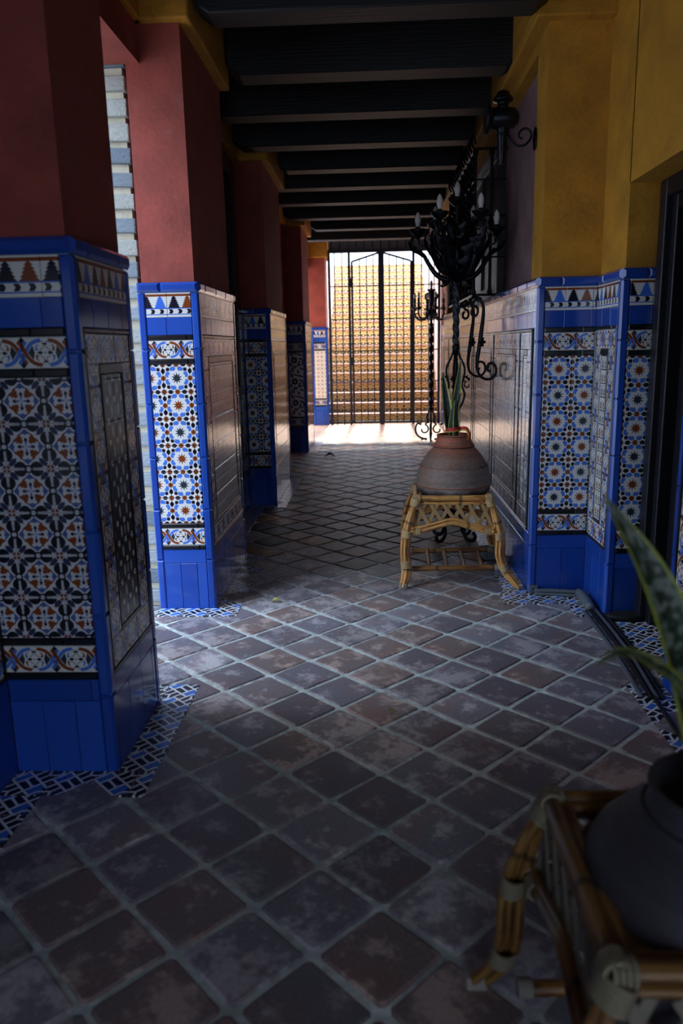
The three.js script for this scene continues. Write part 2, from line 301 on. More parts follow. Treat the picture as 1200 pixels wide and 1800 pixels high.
// ---------------------------------------------------------------- tiles on a vertical face
const tcache = new Map();
function tileGeo(w, h, d, b, uv) {
  const key = [w, h, d, b, ...uv].map((x) => x.toFixed(4)).join();
  if (tcache.has(key)) return tcache.get(key);
  const A = [[0, 0], [w, 0], [w, h], [0, h]], I = [[b, b], [w - b, b], [w - b, h - b], [b, h - b]], pos = [], uvs = [];
  const U = (p) => [lerp(uv[0], uv[2], p[0] / w), lerp(uv[1], uv[3], p[1] / h)];
  const quad = (a, bb, c, e) => { for (const q of [a, bb, c, a, c, e]) { pos.push(...q); uvs.push(...U(q)); } };
  quad(...I.map((p) => [...p, d]));
  for (let i = 0; i < 4; i++) { const j = (i + 1) % 4; quad([...A[i], d - b], [...A[j], d - b], [...I[j], d], [...I[i], d]); quad([...A[i], 0], [...A[j], 0], [...A[j], d - b], [...A[i], d - b]); }
  const g = new THREE.BufferGeometry(); g.setAttribute('position', new THREE.Float32BufferAttribute(pos, 3)); g.setAttribute('uv', new THREE.Float32BufferAttribute(uvs, 2)); g.computeVertexNormals();
  tcache.set(key, g); return g;
}
const D = 0.012, J = 0.0016;
// a face: origin at its lower left corner seen from the front, u to the right, n outwards
function face(parent, origin, u, n) {
  const U = V(...u), N = V(...n), O = V(...origin), q = new THREE.Quaternion().setFromRotationMatrix(new THREE.Matrix4().makeBasis(U, V(0, 1, 0), N));
  return {
    put(name, mat, a, y, w, h, uv = [0, 0, w, h], proud = 0, bev = 0.0018) {
      if (w < 0.008 || h < 0.008) return;
      const m = part(name, tileGeo(w - J, h - J, D + proud, Math.min(bev, w / 3, h / 3), uv), mat, parent);
      m.position.copy(O).addScaledVector(U, a + J / 2).addScaledVector(N, -D); m.position.y += y + J / 2;
      m.quaternion.copy(q).multiply(new THREE.Quaternion().setFromEuler(new THREE.Euler(rr(-1, 1) * 0.0035, rr(-1, 1) * 0.0035, 0)));
      return m;
    },
    row(name, mat, a0, a1, y, h, pitch, per, o = {}) {   // tiles of one course; per = [length of a print in u, in y]
      const off = o.off ?? 0; let k = Math.floor((a0 - off) / pitch + 1e-6), a = a0;
      while (a < a1 - 1e-4) {
        const e = Math.min(a1, off + (k + 1) * pitch), mm = typeof mat === 'function' ? mat(k) : mat;
        const uv = per ? [(a - off) / per[0], o.v0 ?? 0, (e - off) / per[0], o.v1 ?? 1] : [0, 0, e - a, h];
        this.put(name, mm, a, y, e - a, h, uv, o.proud ?? 0, o.bev);
        a = e; k++;
      }
    },
  };
}
const blueOf = () => M.blue[Math.floor(rnd() * 4)];
const EW = 0.04;
function lowerAndUpper(F, W, eL, eR, o = {}) {
  const a = eL ? EW : 0, b = W - (eR ? EW : 0), y0 = o.y0 ?? 0;
  for (const [on, x] of [[eL, 0], [eR, W - EW]]) if (on) for (let y = y0; y < 1.67; y += 0.28) F.put('edge_tile', blueOf(), x, y, EW, Math.min(0.28, 1.682 - y), undefined, 0.003, 0.007);
  F.row('base_tile', blueOf, a, b, y0, 0.262 - y0, o.pitch ?? 0.14, null, { off: o.off ?? a });
  F.row('base_tile', blueOf, a, b, 0.262, 0.076, 0.28, null, { off: a });
  F.row('blue_tile', blueOf, a, b, 1.472, 0.088, 0.14, null, { off: a + 0.1 });
  F.row('frieze_tile', M.frieze, a, b, 1.56, 0.122, 0.14, [0.28, 1], { off: a - (o.fz ?? 0.03) });
  F.row('cap_tile', blueOf, 0, W, 1.682, 0.05, 0.28, null, { off: 0.12, proud: 0.012, bev: 0.012 });
  return [a, b];
}
function frontFace(P, origin, u, n, W, kind, eL, eR, o = {}) {
  const F = face(P, origin, u, n), [a, b] = lowerAndUpper(F, W, eL, eR, o);
  for (const y of [0.338, 0.458, 1.325, 1.446]) F.row('listel_tile', M.listel, a, b, y, y === 0.338 ? 0.026 : 0.027, 0.28, null, { off: a + 0.2, proud: 0.003, bev: 0.004 });
  F.row('border_tile', M.border, a, b, 0.364, 0.094, 0.28, [0.14, 1], { off: a - 0.11 });
  F.row('border_tile', M.border, a, b, 1.352, 0.094, 0.28, [0.14, 1], { off: a - 0.11 });
  const off = a + (o.shift ?? -0.04);
  for (let r = 0; r < 6; r++) {
    const y = 0.485 + r * 0.14;
    if (kind === 'star') F.row('star_tile', (k) => M.star[Math.abs(r + k + (r * k > 6 ? 1 : 0)) % 2], a, b, y, 0.14, 0.14, [0.14, 1], { off });
    if (kind === 'arab') F.row('arabesque_tile', M.arab, a, b, y, 0.14, 0.14, [0.14, 1], { off: o.shift ?? a });
    if (kind === 'vine') F.row('vine_tile', M.vine, a, b, y, 0.14, 0.14, [0.28, 1], { off: a, v0: (r % 2) / 2, v1: (r % 2) / 2 + 0.5 });
    if (kind === 'octo') F.row('rosette_tile', M.octo, a, b, y, 0.14, 0.14, [0.14, 1], { off });
  }
}
// framed panels; fine = built tile by tile, else one strip to each course with the print repeated
function sideFace(P, origin, u, n, W, frames, eL, eR, o = {}) {
  const F = face(P, origin, u, n), [a0] = lowerAndUpper(F, W, eL, eR, o);
  let a = a0, fi = 0;
  for (const fw of frames) {
    const L = 0.018, B = Math.min(0.094, fw * 0.26), b = a + fw, y0 = 0.338, y1 = 1.472, inn = (o.inner ?? [M.lattice[0]])[fi++ % (o.inner ?? [1]).length];
    F.row('listel_tile', M.listel, a, b, y0, L, 0.28, null, { off: a, proud: 0.003, bev: 0.004 }); F.row('listel_tile', M.listel, a, b, y1 - L, L, 0.28, null, { off: a, proud: 0.003, bev: 0.004 });
    for (const x of [a, b - L]) F.row('listel_tile', M.listel, x, x + L, y0 + L, y1 - y0 - 2 * L, 1, null, { off: x, proud: 0.003, bev: 0.004 });
    const ia = a + L, ib = b - L, ya = y0 + L, yb = y1 - L;
    F.row('border_tile', M.border, ia, ib, ya, 0.094, 0.28, [0.14, 1], { off: ia - 0.02 }); F.row('border_tile', M.border, ia, ib, yb - 0.094, 0.094, 0.28, [0.14, 1], { off: ia - 0.02 });
    for (const x of [ia, ib - B]) for (let y = ya + 0.094, k = 0; y < yb - 0.095; y += 0.28, k++) { const h = Math.min(0.28, yb - 0.094 - y); F.put('border_tile', M.borderV, x, y, B, h, [0, 0, 1, h / 0.14]); }
    const ja = ia + B, jb = ib - B, yc = ya + 0.094, yd = yb - 0.094;
    F.row('listel_tile', M.listel, ja, jb, yc, 0.02, 0.28, null, { off: ja, proud: 0.002 }); F.row('listel_tile', M.listel, ja, jb, yd - 0.034, 0.034, 0.28, null, { off: ja, proud: 0.002 });
    for (const x of [ja, jb - 0.014]) F.row('listel_tile', M.listel, x, x + 0.014, yc + 0.02, yd - yc - 0.054, 1, null, { off: x, proud: 0.002 });
    for (let y = yc + 0.02; y < yd - 0.04; y += 0.14) { const h = Math.min(0.14, yd - 0.034 - y); F.row('lattice_tile', inn, ja + 0.014, jb - 0.014, y, h, 0.14, [0.14, 1], { off: ja + 0.014 - 0.035, v1: h / 0.14 }); }
    a = b;
  }
}

// ---------------------------------------------------------------- floor
const floor = struct('floor', 'worn square terracotta tiles laid diagonally with wide grey grout joints', 'floor');
part('grout_bed', box(-1.75, -0.2, -14.6, 1.9, -0.002, 3.2), M.grout, floor);
const clayGeos = [];
for (let i = 0; i < 14; i++) {
  const hw = 0.1055, t = 0.012, b = 0.005, g0 = [];
  const jit = () => rr(-0.004, 0.004), C = [[-hw + jit(), -hw + jit()], [hw + jit(), -hw + jit()], [hw + jit(), hw + jit()], [-hw + jit(), hw + jit()]], ring = [];
  for (let k = 0; k < 4; k++) { const p = C[k], q = C[(k + 1) % 4]; for (const s of [0.05, 0.35, 0.65, 0.95]) ring.push([lerp(p[0], q[0], s) + rr(-0.0012, 0.0012), lerp(p[1], q[1], s) + rr(-0.0012, 0.0012)]); }
  const pos = [], uv = [], ou = rnd(), ov = rnd(), N = ring.length, P = (p, f, y) => [p[0] * f, y, p[1] * f], tri = (...v) => v.forEach((q) => { pos.push(...q); uv.push(ou + q[0] / 1.6, ov + q[2] / 1.6); });
  for (let k = 0; k < N; k++) {
    const p = ring[k], q = ring[(k + 1) % N];
    tri([0, t + 0.001, 0], P(q, 0.93, t), P(p, 0.93, t));
    tri(P(p, 0.93, t), P(q, 0.93, t), P(q, 1, t - b)); tri(P(p, 0.93, t), P(q, 1, t - b), P(p, 1, t - b));
    tri(P(p, 1, t - b), P(q, 1, t - b), P(q, 1, 0)); tri(P(p, 1, t - b), P(q, 1, 0), P(p, 1, 0));
  }
  const g = new THREE.BufferGeometry(); g.setAttribute('position', new THREE.Float32BufferAttribute(pos, 3)); g.setAttribute('uv', new THREE.Float32BufferAttribute(uv, 2)); g.computeVertexNormals(); clayGeos.push(g);
}
{
  const O = [0.008, -1.996], u = [0.1605, 0.1555], v = [0.1643, -0.1572], cells = [];
  for (let i = -60; i < 60; i++) for (let j = -10; j < 70; j++) {
    const x = O[0] + u[0] * (i + 0.5) + v[0] * (j + 0.5), z = O[1] + u[1] * (i + 0.5) + v[1] * (j + 0.5);
    if (z > 1.2 || z < -11.15 || x < -1.32 || x > 1.42) continue;
    if (x < -0.93 && z < -4.2 && x < -1.0) continue;
    if (x > 1.02 && z < -4.3 && z > -10) continue;
    const inView = z < -1.0 && Math.abs(x) < 0.55 * -z + 0.2;
    cells.push({ x, z, s: inView ? -z : 100 - z });
  }
  cells.sort((a, b) => a.s - b.s);
  const rest = [];
  cells.forEach((c, n) => {
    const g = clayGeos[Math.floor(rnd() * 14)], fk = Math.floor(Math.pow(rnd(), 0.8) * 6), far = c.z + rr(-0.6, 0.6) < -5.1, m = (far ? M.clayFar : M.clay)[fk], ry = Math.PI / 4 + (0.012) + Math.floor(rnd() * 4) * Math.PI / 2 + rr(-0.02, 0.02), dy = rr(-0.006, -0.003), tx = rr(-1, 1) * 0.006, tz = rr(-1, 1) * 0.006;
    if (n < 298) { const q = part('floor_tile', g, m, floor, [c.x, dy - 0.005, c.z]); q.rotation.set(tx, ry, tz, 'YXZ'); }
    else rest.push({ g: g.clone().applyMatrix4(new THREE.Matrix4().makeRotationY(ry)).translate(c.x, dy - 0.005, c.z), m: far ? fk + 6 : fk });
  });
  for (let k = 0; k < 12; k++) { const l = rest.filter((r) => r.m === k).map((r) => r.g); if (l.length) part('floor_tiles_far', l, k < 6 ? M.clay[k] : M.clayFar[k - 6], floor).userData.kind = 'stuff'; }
  // long pavers in front of the gate
  const pv = [[], []];
  for (let z = -11.2, r = 0; z > -14.3; z -= 0.115, r++) for (let x = -1.6 - (r % 2) * 0.12; x < 1.7; x += 0.24) pv[Math.floor(rnd() * 2)].push(rbox(x, -0.02, z - 0.108, x + 0.232, rr(-0.001, 0.001), z, 0.004));
  pv.forEach((l, i) => { part('pavers', l, std({ color: i ? '#b98f70' : '#c79d7e', roughness: 0.55 }), floor).userData.kind = 'stuff'; });
}
// blue and white interlace strips along the walls
function strip(x0, z0, x1, z1, along) {
  const lx = x1 - x0, lz = z1 - z0;
  if (along === 'x') for (let x = x0; x < x1 - 0.005; x += 0.14) stripTile(x, z0, Math.min(0.14, x1 - x), lz, (x - x0) / 0.14);
  else for (let z = z1; z > z0 + 0.005; z -= 0.14) { const l = Math.min(0.14, z - z0); stripTile(x0, z - l, lx, l, 0); }
}
function stripTile(x, z, w, l) {
  const m = part('strip_tile', tileGeo(w - J, l - J, D, 0.0015, [0, 0, (w - J) / 0.14, (l - J) / 0.14]), M.lace, floor);
  m.rotation.set(-Math.PI / 2 + rr(-1, 1) * 0.002, rr(-1, 1) * 0.002, 0); m.position.set(x + J / 2, -0.009 + 0.001, z + l - J / 2);
}
strip(-1.226, -2.312, -0.75, -2.165, 'x'); strip(-0.88, -2.99, -0.75, -2.312, 'z'); strip(-1.6, -2.99, -0.88, -2.845, 'x'); strip(-1.226, -2.165, -1.085, 0.6, 'z');
strip(-1.19, -3.957, -0.745, -3.83, 'x'); strip(-0.876, -5.09, -0.745, -3.957, 'z'); strip(-1.12, -5.09, -0.876, -4.97, 'x'); strip(-1.12, -6.62, -0.98, -5.09, 'z'); strip(-1.12, -6.746, -0.79, -6.62, 'x'); strip(-0.884, -8.07, -0.79, -6.746, 'z');
strip(-0.884, -11.4, -0.76, -10.256, 'z'); strip(-1.12, -10.256, -0.76, -10.13, 'x');
strip(0.735, -9.6, 0.87, -4.2, 'z'); strip(0.70, -4.2, 1.05, -4.0, 'x'); strip(1.04, -4.13, 1.178, -3.79, 'z');
strip(1.2, -3.72, 1.34, -3.02, 'z'); strip(1.34, -3.72, 1.42, -3.02, 'z'); strip(1.03, -2.98, 1.18, 0.4, 'z');

// ---------------------------------------------------------------- left side: pillars and walls
const plain = (P, x0, y0, z0, x1, y1, z1, m = M.red, name = 'plaster') => part(name, box(x0, y0, z0, x1, y1, z1), m, P);
function pillar(label, x0, x1, zf, zb, kind, frames, o = {}) {
  const P = struct('pillar', label, 'pillar'), W = x1 - x0;
  plain(P, x0 + (o.deepBack ? -0.37 : 0.012), 0, zb + 0.012, x1 - D, 1.7, zf - D, M.joint, 'core');
  plain(P, x0 + (o.deepBack ? -0.37 : o.free ? 0.02 : -0.06), 1.7, zb + 0.02, x1 - 0.022, 2.93, zf - 0.022, M.red, 'plaster_shaft');
  frontFace(P, [x0, 0, zf], [1, 0, 0], [0, 0, 1], W, kind, o.eL ?? true, true, o);
  const SW = zf - zb, near = sideFace;
  near(P, [x1, 0, zf], [0, 0, -1], [1, 0, 0], SW, frames ?? [SW - 2 * EW], true, true, o.side ?? {});
  part('capital', rbox(x0 - 0.01, 2.91, zb - 0.02, x1 + 0.035, 3.2, zf + 0.03, 0.012), M.yellow, P);
  return P;
}
pillar('nearest left pillar with dark arabesque tiles on its front and a red shaft', -1.226, -0.88, -2.31, -2.84, 'arab', null, { eL: false, shift: -0.06, pitch: 0.11, deepBack: true, side: { inner: [M.lattice[0]] } });
pillar('sunlit left pillar with blue edged star tiles facing the camera', -1.188, -0.876, -3.957, -4.97, 'star', null, { free: true, pitch: 0.09, shift: -0.075, side: { inner: [M.arch] } });
pillar('third left pillar in shade with star tiles beside the dark window', -1.15, -0.884, -6.746, -7.95, 'star', null, { shift: -0.03, side: { inner: [M.lattice[0]] } });
pillar('fourth left pillar with dark climbing flower tiles on its front', -1.15, -0.884, -10.256, -11.32, 'vine', null, { side: { inner: [M.lattice[0]] } });
pillar('far left pillar with small rosette tiles beside the iron gate', -1.085, -0.80, -13.85, -14.5, 'octo', null, { side: { inner: [M.lattice[0]] } });
{
  const P = struct('wall_left', 'red plastered left arcade wall with tiled dado, lintel and yellow top band');
  // towards the camera from the first pillar
  plain(P, -1.6, 0, -2.32, -1.226 - D, 1.7, 3.2, M.joint, 'core'); plain(P, -1.6, 1.7, -2.32, -1.246, 3.3, 3.2);
  sideFace(P, [-1.226, 0, 3.0], [0, 0, -1], [1, 0, 0], 5.31, [1.1, 1.12, 1.12, 1.12, 0.85], false, false, { inner: [M.lattice[1]] });
  part('yellow_band', rbox(-1.6, 2.91, -2.32, -1.2, 3.3, 3.2, 0.01), M.yellow, P);
  // lintel over the courtyard opening
  plain(P, -1.42, 2.74, -3.98, -1.10, 3.0, -2.83); part('yellow_band', rbox(-1.42, 2.91, -3.98, -1.07, 3.3, -2.83, 0.01), M.yellow, P);
  part('reveal', box(-1.6, 0, -2.84, -1.226, 3.0, -2.32), M.red, P);
  // behind the second pillar: solid wall with the window, then up to the fourth pillar
  for (const [z0, z1, y0, y1] of [[-5.25, -4.9, 0, 3], [-6.75, -6.46, 0, 3], [-6.46, -5.25, 0, 1.02], [-6.46, -5.25, 2.84, 3]]) plain(P, -1.5, y0, z0, -1.14, y1, z1, y0 < 1 && y1 < 2 ? M.joint : M.red);
  plain(P, -1.5, 0, -10.3, -1.14, 3, -6.75); part('yellow_band', rbox(-1.5, 2.91, -13.9, -1.09, 3.3, -4.9, 0.01), M.yellow, P);
  plain(P, -1.5, 2.74, -13.9, -1.12, 3.0, -11.25);
  sideFace(P, [-1.12, 0, -4.97], [0, 0, -1], [1, 0, 0], 0.28, [0.28], false, false, { inner: [M.lattice[0]] });
  sideFace(P, [-1.12, 0, -6.46], [0, 0, -1], [1, 0, 0], 0.286, [0.286], false, false, { inner: [M.lattice[0]] });
  { const F = face(P, [-1.12, 0, -5.25], [0, 0, -1], [1, 0, 0]); F.row('base_tile', blueOf, 0, 1.21, 0, 0.262, 0.14, null); F.row('base_tile', blueOf, 0, 1.21, 0.262, 0.076, 0.28, null); F.row('listel_tile', M.listel, 0, 1.21, 0.338, 0.026, 0.28, null); F.row('border_tile', M.border, 0, 1.21, 0.364, 0.094, 0.28, [0.14, 1]); for (let r = 0; r < 3; r++) F.row('lattice_tile', M.lattice[0], 0, 1.21, 0.458 + r * 0.14, 0.14, 0.14, [0.14, 1]); F.row('border_tile', M.border, 0, 1.21, 0.878, 0.094, 0.28, [0.14, 1]); F.row('cap_tile', blueOf, 0, 1.21, 0.972, 0.05, 0.28, null); }
}
{
  const P = struct('window_1', 'dark framed window set in the left wall between two tiled pillars', 'window');
  const fr = (y0, z0, y1, z1, d = 0) => part('window_frame', rbox(-1.26, y0, z0, -1.1 + d, y1, z1, 0.01), M.door, P);
  fr(1.02, -6.46, 2.84, -6.34); fr(1.02, -5.37, 2.84, -5.25); fr(2.72, -6.34, 2.84, -5.37); fr(1.02, -6.34, 1.1, -5.37, 0.03); fr(1.1, -5.88, 2.72, -5.83, -0.03); fr(1.9, -6.34, 1.95, -5.37, -0.04);
  part('pane', box(-1.2, 1.1, -6.34, -1.192, 2.72, -5.37), M.glass, P); part('room_behind', box(-1.5, 1.02, -6.46, -1.47, 2.84, -5.25), M.plank, P);
}
// rough masonry of the outer leaf beside the second pillar
{
  const P = struct('wall_brick', 'rough grey brick pier with cream mortar at the courtyard opening');
  part('mortar', box(-2.4, 0, -5.2, -1.2, 4.4, -4.02), std({ map: plasterMap([206, 200, 178], [170, 170, 160], 0.5), bumpMap: BUMP, bumpScale: 0.012, roughness: 0.95 }), P);
  const bm = ['#7f8a93', '#96a0a6', '#6f7c88', '#a7aaa4'].map((c) => std({ color: c, roughness: 0.9, bumpMap: BUMP, bumpScale: 0.01 })), bg = [0, 1, 2].map((i) => rbox(-0.125, -0.04, -0.06, 0.125, 0.043, 0.06, 0.008));
  for (let y = 0.03, r = 0; y < 2.8; y += 0.108, r++) for (let x = -1.179, k = 0; x > -2.1; k++) { const w = (k === 0 && r % 2 ? 0.13 : 0.25) * rr(0.94, 1.04), b = part('brick', bg[r % 3], bm[Math.floor(rnd() * 4)], P, [x - w / 2, y + 0.04, -4.058 + rr(0, 0.012)]); b.rotation.set(rr(-0.05, 0.05), rr(-0.04, 0.04), rr(-0.05, 0.05)); b.scale.set(w / 0.25, rr(0.78, 1.02), 1); x -= w + 0.02; }
  plain(P, -9, 0, -12, -2.4, 7, -4.3, M.cream, 'courtyard_wing');
}
{
  const P = struct('ground_courtyard', 'pale courtyard paving outside the left opening', 'ground');
  part('paving', box(-12, -0.2, -14, -1.5, -0.02, 6), std({ color: '#a9a69e', roughness: 0.8 }), P);
}

// ---------------------------------------------------------------- right side
{
  const P = struct('wall_right', 'right wall with glossy patterned tile dado, yellow corner pilaster and grey pink plaster above');
  plain(P, 0.87 + D, 0, -9.6, 1.6, 1.7, -4.2 - D, M.joint, 'core');
  plain(P, 0.95, 1.7, -9.6, 1.6, 3.0, -4.46, M.pink); plain(P, 0.888, 1.7, -4.47, 1.6, 2.97, -4.218, M.yellow, 'yellow_pilaster');
  plain(P, 0.888, 2.88, -9.6, 1.0, 3.2, -4.46, M.yellow, 'yellow_band'); plain(P, 0.888, 1.7, -9.6, 1.0, 2.9, -9.4, M.yellow, 'yellow_pilaster');
  part('yellow_band', rbox(0.815, 2.94, -9.6, 1.3, 3.25, -4.15, 0.012), M.yellow, P);
  sideFace(P, [0.87, 0, -9.6], [0, 0, 1], [-1, 0, 0], 5.4, [0.62, 1.12, 1.12, 1.12, 1.0, 0.34].map((x) => x * 0.992), false, true, { inner: [M.arch, M.lattice[1], M.arch, M.lattice[1], M.lattice[1], M.arch] });
  frontFace(P, [0.87, 0, -4.2], [1, 0, 0], [0, 0, 1], 0.31, 'star', true, false, { shift: 0.015 });
  // set back wall beside the doorway
  plain(P, 1.18 + D, 0, -4.3, 1.6, 1.7, -3.8 - D, M.joint, 'core'); plain(P, 1.198, 1.7, -4.3, 1.6, 3.3, -3.818, M.yellow);
  sideFace(P, [1.18, 0, -4.2], [0, 0, 1], [-1, 0, 0], 0.40, [0.355], false, true, { inner: [M.arch] });
  frontFace(P, [1.18, 0, -3.8], [1, 0, 0], [0, 0, 1], 0.2, 'star', true, false, { shift: -0.005 });
  // over and beyond the doorway, towards the camera
  plain(P, 1.198, 2.11, -3.83, 1.6, 3.3, -2.96, M.yellow); plain(P, 1.198, 1.7, -2.98, 1.6, 3.3, 3.2, M.yellow); plain(P, 1.18 + D, 0, -2.98 + D, 1.6, 1.7, 3.2, M.joint, 'core');
  sideFace(P, [1.18, 0, -2.98], [0, 0, 1], [-1, 0, 0], 5.9, [0.9, 1.12, 1.12, 1.12, 1.12], true, false, { inner: [M.lattice[1]] });
  // corridor widens before the gate
  plain(P, 1.42, 0, -13.7, 1.7, 3.3, -9.55); 
  frontFace(P, [1.235, 0, -13.55], [1, 0, 0], [0, 0, 1], 0.4, 'octo', true, false, {}); plain(P, 1.235 + D, 0, -14.6, 1.7, 1.7, -13.55 - D, M.joint, 'core'); plain(P, 1.26, 1.7, -14.6, 1.7, 3.0, -13.57, M.red); plain(P, 1.2, 2.95, -14.6, 1.7, 3.25, -13.5, M.yellow, 'yellow_band');
  sideFace(P, [1.235, 0, -14.5], [0, 0, 1], [-1, 0, 0], 0.95, [0.87], false, true, { inner: [M.lattice[1]] });
}
{
  const P = struct('door_1', 'dark wooden door in a moulded frame at the right edge', 'door');
  const f = (x0, y0, z0, x1, y1, z1) => part('door_frame', rbox(x0, y0, z0, x1, y1, z1, 0.008), M.door, P);
  f(1.33, 0, -3.8, 1.5, 2.11, -3.72); f(1.36, 0, -3.72, 1.5, 2.06, -3.66); f(1.33, 2.03, -3.72, 1.5, 2.11, -3.06); f(1.33, 0, -3.06, 1.5, 2.11, -2.98); f(1.36, 1.97, -3.66, 1.5, 2.03, -3.12); f(1.36, 0, -3.12, 1.5, 2.03, -3.06);
  const leaf = part('door_leaf', rbox(1.42, 0.01, -3.66, 1.47, 1.97, -3.12, 0.005), M.door, P);
  for (const [y0, y1] of [[0.15, 0.8], [0.95, 1.5], [1.6, 1.88]]) part('door_panel', rbox(1.4, y0, -3.57, 1.43, y1, -3.21, 0.012), M.door, leaf);
  part('wall_behind', box(1.5, 0, -3.9, 1.6, 2.3, -2.9), M.plank, P);
}
struct('wall_back', 'plain end wall with an open doorway behind the viewpoint'); { const P = scene.children.at(-1); plain(P, -1.7, 0, 3.2, -0.75, 3.4, 3.4); plain(P, 0.85, 0, 3.2, 1.7, 3.4, 3.4); plain(P, -0.75, 2.5, 3.2, 0.85, 3.4, 3.4); }

// ---------------------------------------------------------------- ceiling and beams
{
  const P = struct('ceiling', 'dark board ceiling above the beams', 'ceiling');
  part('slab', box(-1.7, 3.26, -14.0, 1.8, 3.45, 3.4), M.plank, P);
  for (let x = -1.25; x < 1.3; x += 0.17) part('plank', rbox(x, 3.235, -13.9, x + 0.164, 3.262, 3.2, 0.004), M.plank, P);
}
[-2.4, -3.2, -4.08, -4.93, -5.72, -6.54, -7.40, -8.20, -9.04, -10.05, -11.0, -12.04].forEach((z, i) => {
  const onP = (z < -3.9 && z > -5.1) || (z < -6.7 && z > -8) || (z < -10.2 && z > -11.4), xl = onP ? -0.80 : -1.06, xr = i > 1 ? 0.83 : 1.2, h = 0.285, c = 0.045, s = new THREE.Shape();
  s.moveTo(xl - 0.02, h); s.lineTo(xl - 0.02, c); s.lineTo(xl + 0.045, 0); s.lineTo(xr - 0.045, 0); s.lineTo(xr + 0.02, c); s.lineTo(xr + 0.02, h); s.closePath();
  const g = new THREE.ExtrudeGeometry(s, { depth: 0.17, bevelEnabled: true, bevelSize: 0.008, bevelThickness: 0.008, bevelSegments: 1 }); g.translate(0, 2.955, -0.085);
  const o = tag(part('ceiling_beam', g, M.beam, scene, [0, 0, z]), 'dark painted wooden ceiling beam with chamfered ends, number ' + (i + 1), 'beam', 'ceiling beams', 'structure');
  o.name = numbered('ceiling_beam');
  o.userData.label = i < 2 ? 'dark wooden ceiling beam above the viewpoint out of the picture' : ['nearest dark ceiling beam at the top edge of the picture', 'second dark ceiling beam, butting against the lit pillar', 'third dark ceiling beam, behind the lit pillar', 'fourth dark ceiling beam, level with the wall lantern cap', 'fifth dark ceiling beam, just before the window pillar capital', 'sixth dark ceiling beam, over the third pillar', 'seventh dark ceiling beam, just beyond the third pillar', 'eighth dark ceiling beam, just before the fourth pillar', 'ninth dark ceiling beam, over the fourth pillar', 'last dark ceiling beam before the iron gate'][i - 2];
});

// ---------------------------------------------------------------- stairs and gate
{
  const P = struct('staircase', 'tiled staircase rising behind the iron gate', 'stairs');
  const tread = std({ color: '#b98f7e', roughness: 0.6 });
  for (let k = 0; k < 19; k++) {
    const z = -14.15 - 0.3 * k, y = 0.175 * k;
    part('step_core', box(-0.92, Math.max(-0.1, y - 0.4), z - 0.9, 1.24, y + 0.15, z - 0.012), M.joint, P);
    part('tread', rbox(-0.92, y + 0.148, z - 0.32, 1.24, y + 0.175, z + 0.02, 0.008), tread, P);
    const F = face(P, [-0.9, y, z], [1, 0, 0], [0, 0, 1]); F.row('riser_tile', M.riser, 0, 2.12, 0.003, 0.144, 0.14, [0.14, 1], { off: 0.0 });
  }
  plain(P, -1.2, -0.1, -21, -0.9, 3.0, -14.1, M.cream, 'side_wall'); plain(P, 1.22, -0.1, -21, 1.5, 3.0, -14.1, M.cream, 'side_wall');
  plain(P, -1.2, 3.0, -23, 1.5, 3.32, -19.8, M.cream, 'landing');
}
{
  const G = thing('iron_gate', 'black wrought iron double gate with peaked leaves before the stairs', 'gate', [0, 0, -13.9]);
  const b = (x, y0, y1, r = 0.009) => box(x - r, y0, -r, x + r, y1, r), h = (y, x0, x1, r = 0.009) => box(x0, y - r, -r, x1, y + r, r);
  for (const x of [-0.75, -0.40, 0.72, 1.17]) part('post', b(x, 0, 3.0, 0.022), M.gate, G);
  part('header', box(-0.78, 2.98, -0.03, 1.22, 3.03, 0.03), M.gate, G);
  for (let x = -0.7; x < 1.2; x += 0.143) part('top_bar', b(x, 3.03, 3.24, 0.012), M.gate, G); part('top_rail', h(3.23, -0.78, 1.22, 0.02), M.gate, G); part('lintel', rbox(-0.9, 3.03, -0.5, 1.3, 3.3, -0.2, 0.01), std({ color: '#24130e', roughness: 0.7 }), G);
  for (const x of [-0.655, -0.525]) part('side_bar', b(x, 0, 3.0), M.gate, G); for (const x of [0.86, 0.99, 1.08]) part('side_bar', b(x, 0, 3.0), M.gate, G);
  for (const y of [0.05, 0.76, 1.31, 1.86, 2.42]) { part('side_rail', h(y, -0.75, -0.4), M.gate, G); part('side_rail', h(y, 0.72, 1.17), M.gate, G); }
  for (const s of [-1, 1]) {
    const x0 = s < 0 ? -0.35 : 0.19, x1 = s < 0 ? 0.125 : 0.68, top = (x) => s < 0 ? lerp(2.83, 2.97, (x - x0) / (x1 - x0)) : lerp(2.97, 2.82, (x - x0) / (x1 - x0));
    const L = part('gate_leaf', [b(x0, 0.02, top(x0), 0.018), b(x1, 0.02, top(x1), 0.018), h(0.04, x0, x1, 0.018), stick([x0, top(x0), 0], [x1, top(x1), 0], 0.018, 6)], M.gate, G);
    for (let k = 1; k < 4; k++) { const x = lerp(x0, x1, k / 4 + (s < 0 ? 0.03 : -0.02)); part('bar', b(x, 0.04, top(x)), M.gate, L); }
    for (const y of [0.76, 1.31, 1.86, 2.42]) part('rail', h(y, x0, x1), M.gate, L);
    for (const y of [2.4, 1.05]) part('hinge', b(s < 0 ? x0 - 0.03 : x1 + 0.02, y, y + 0.15, 0.02), M.gate, L);
  }
  part('centre_post', b(0.157, 0, 2.99, 0.04), M.gate, G); part('lock', rbox(0.1, 1.2, 0.03, 0.2, 1.36, 0.06, 0.008), M.gate, G);
}

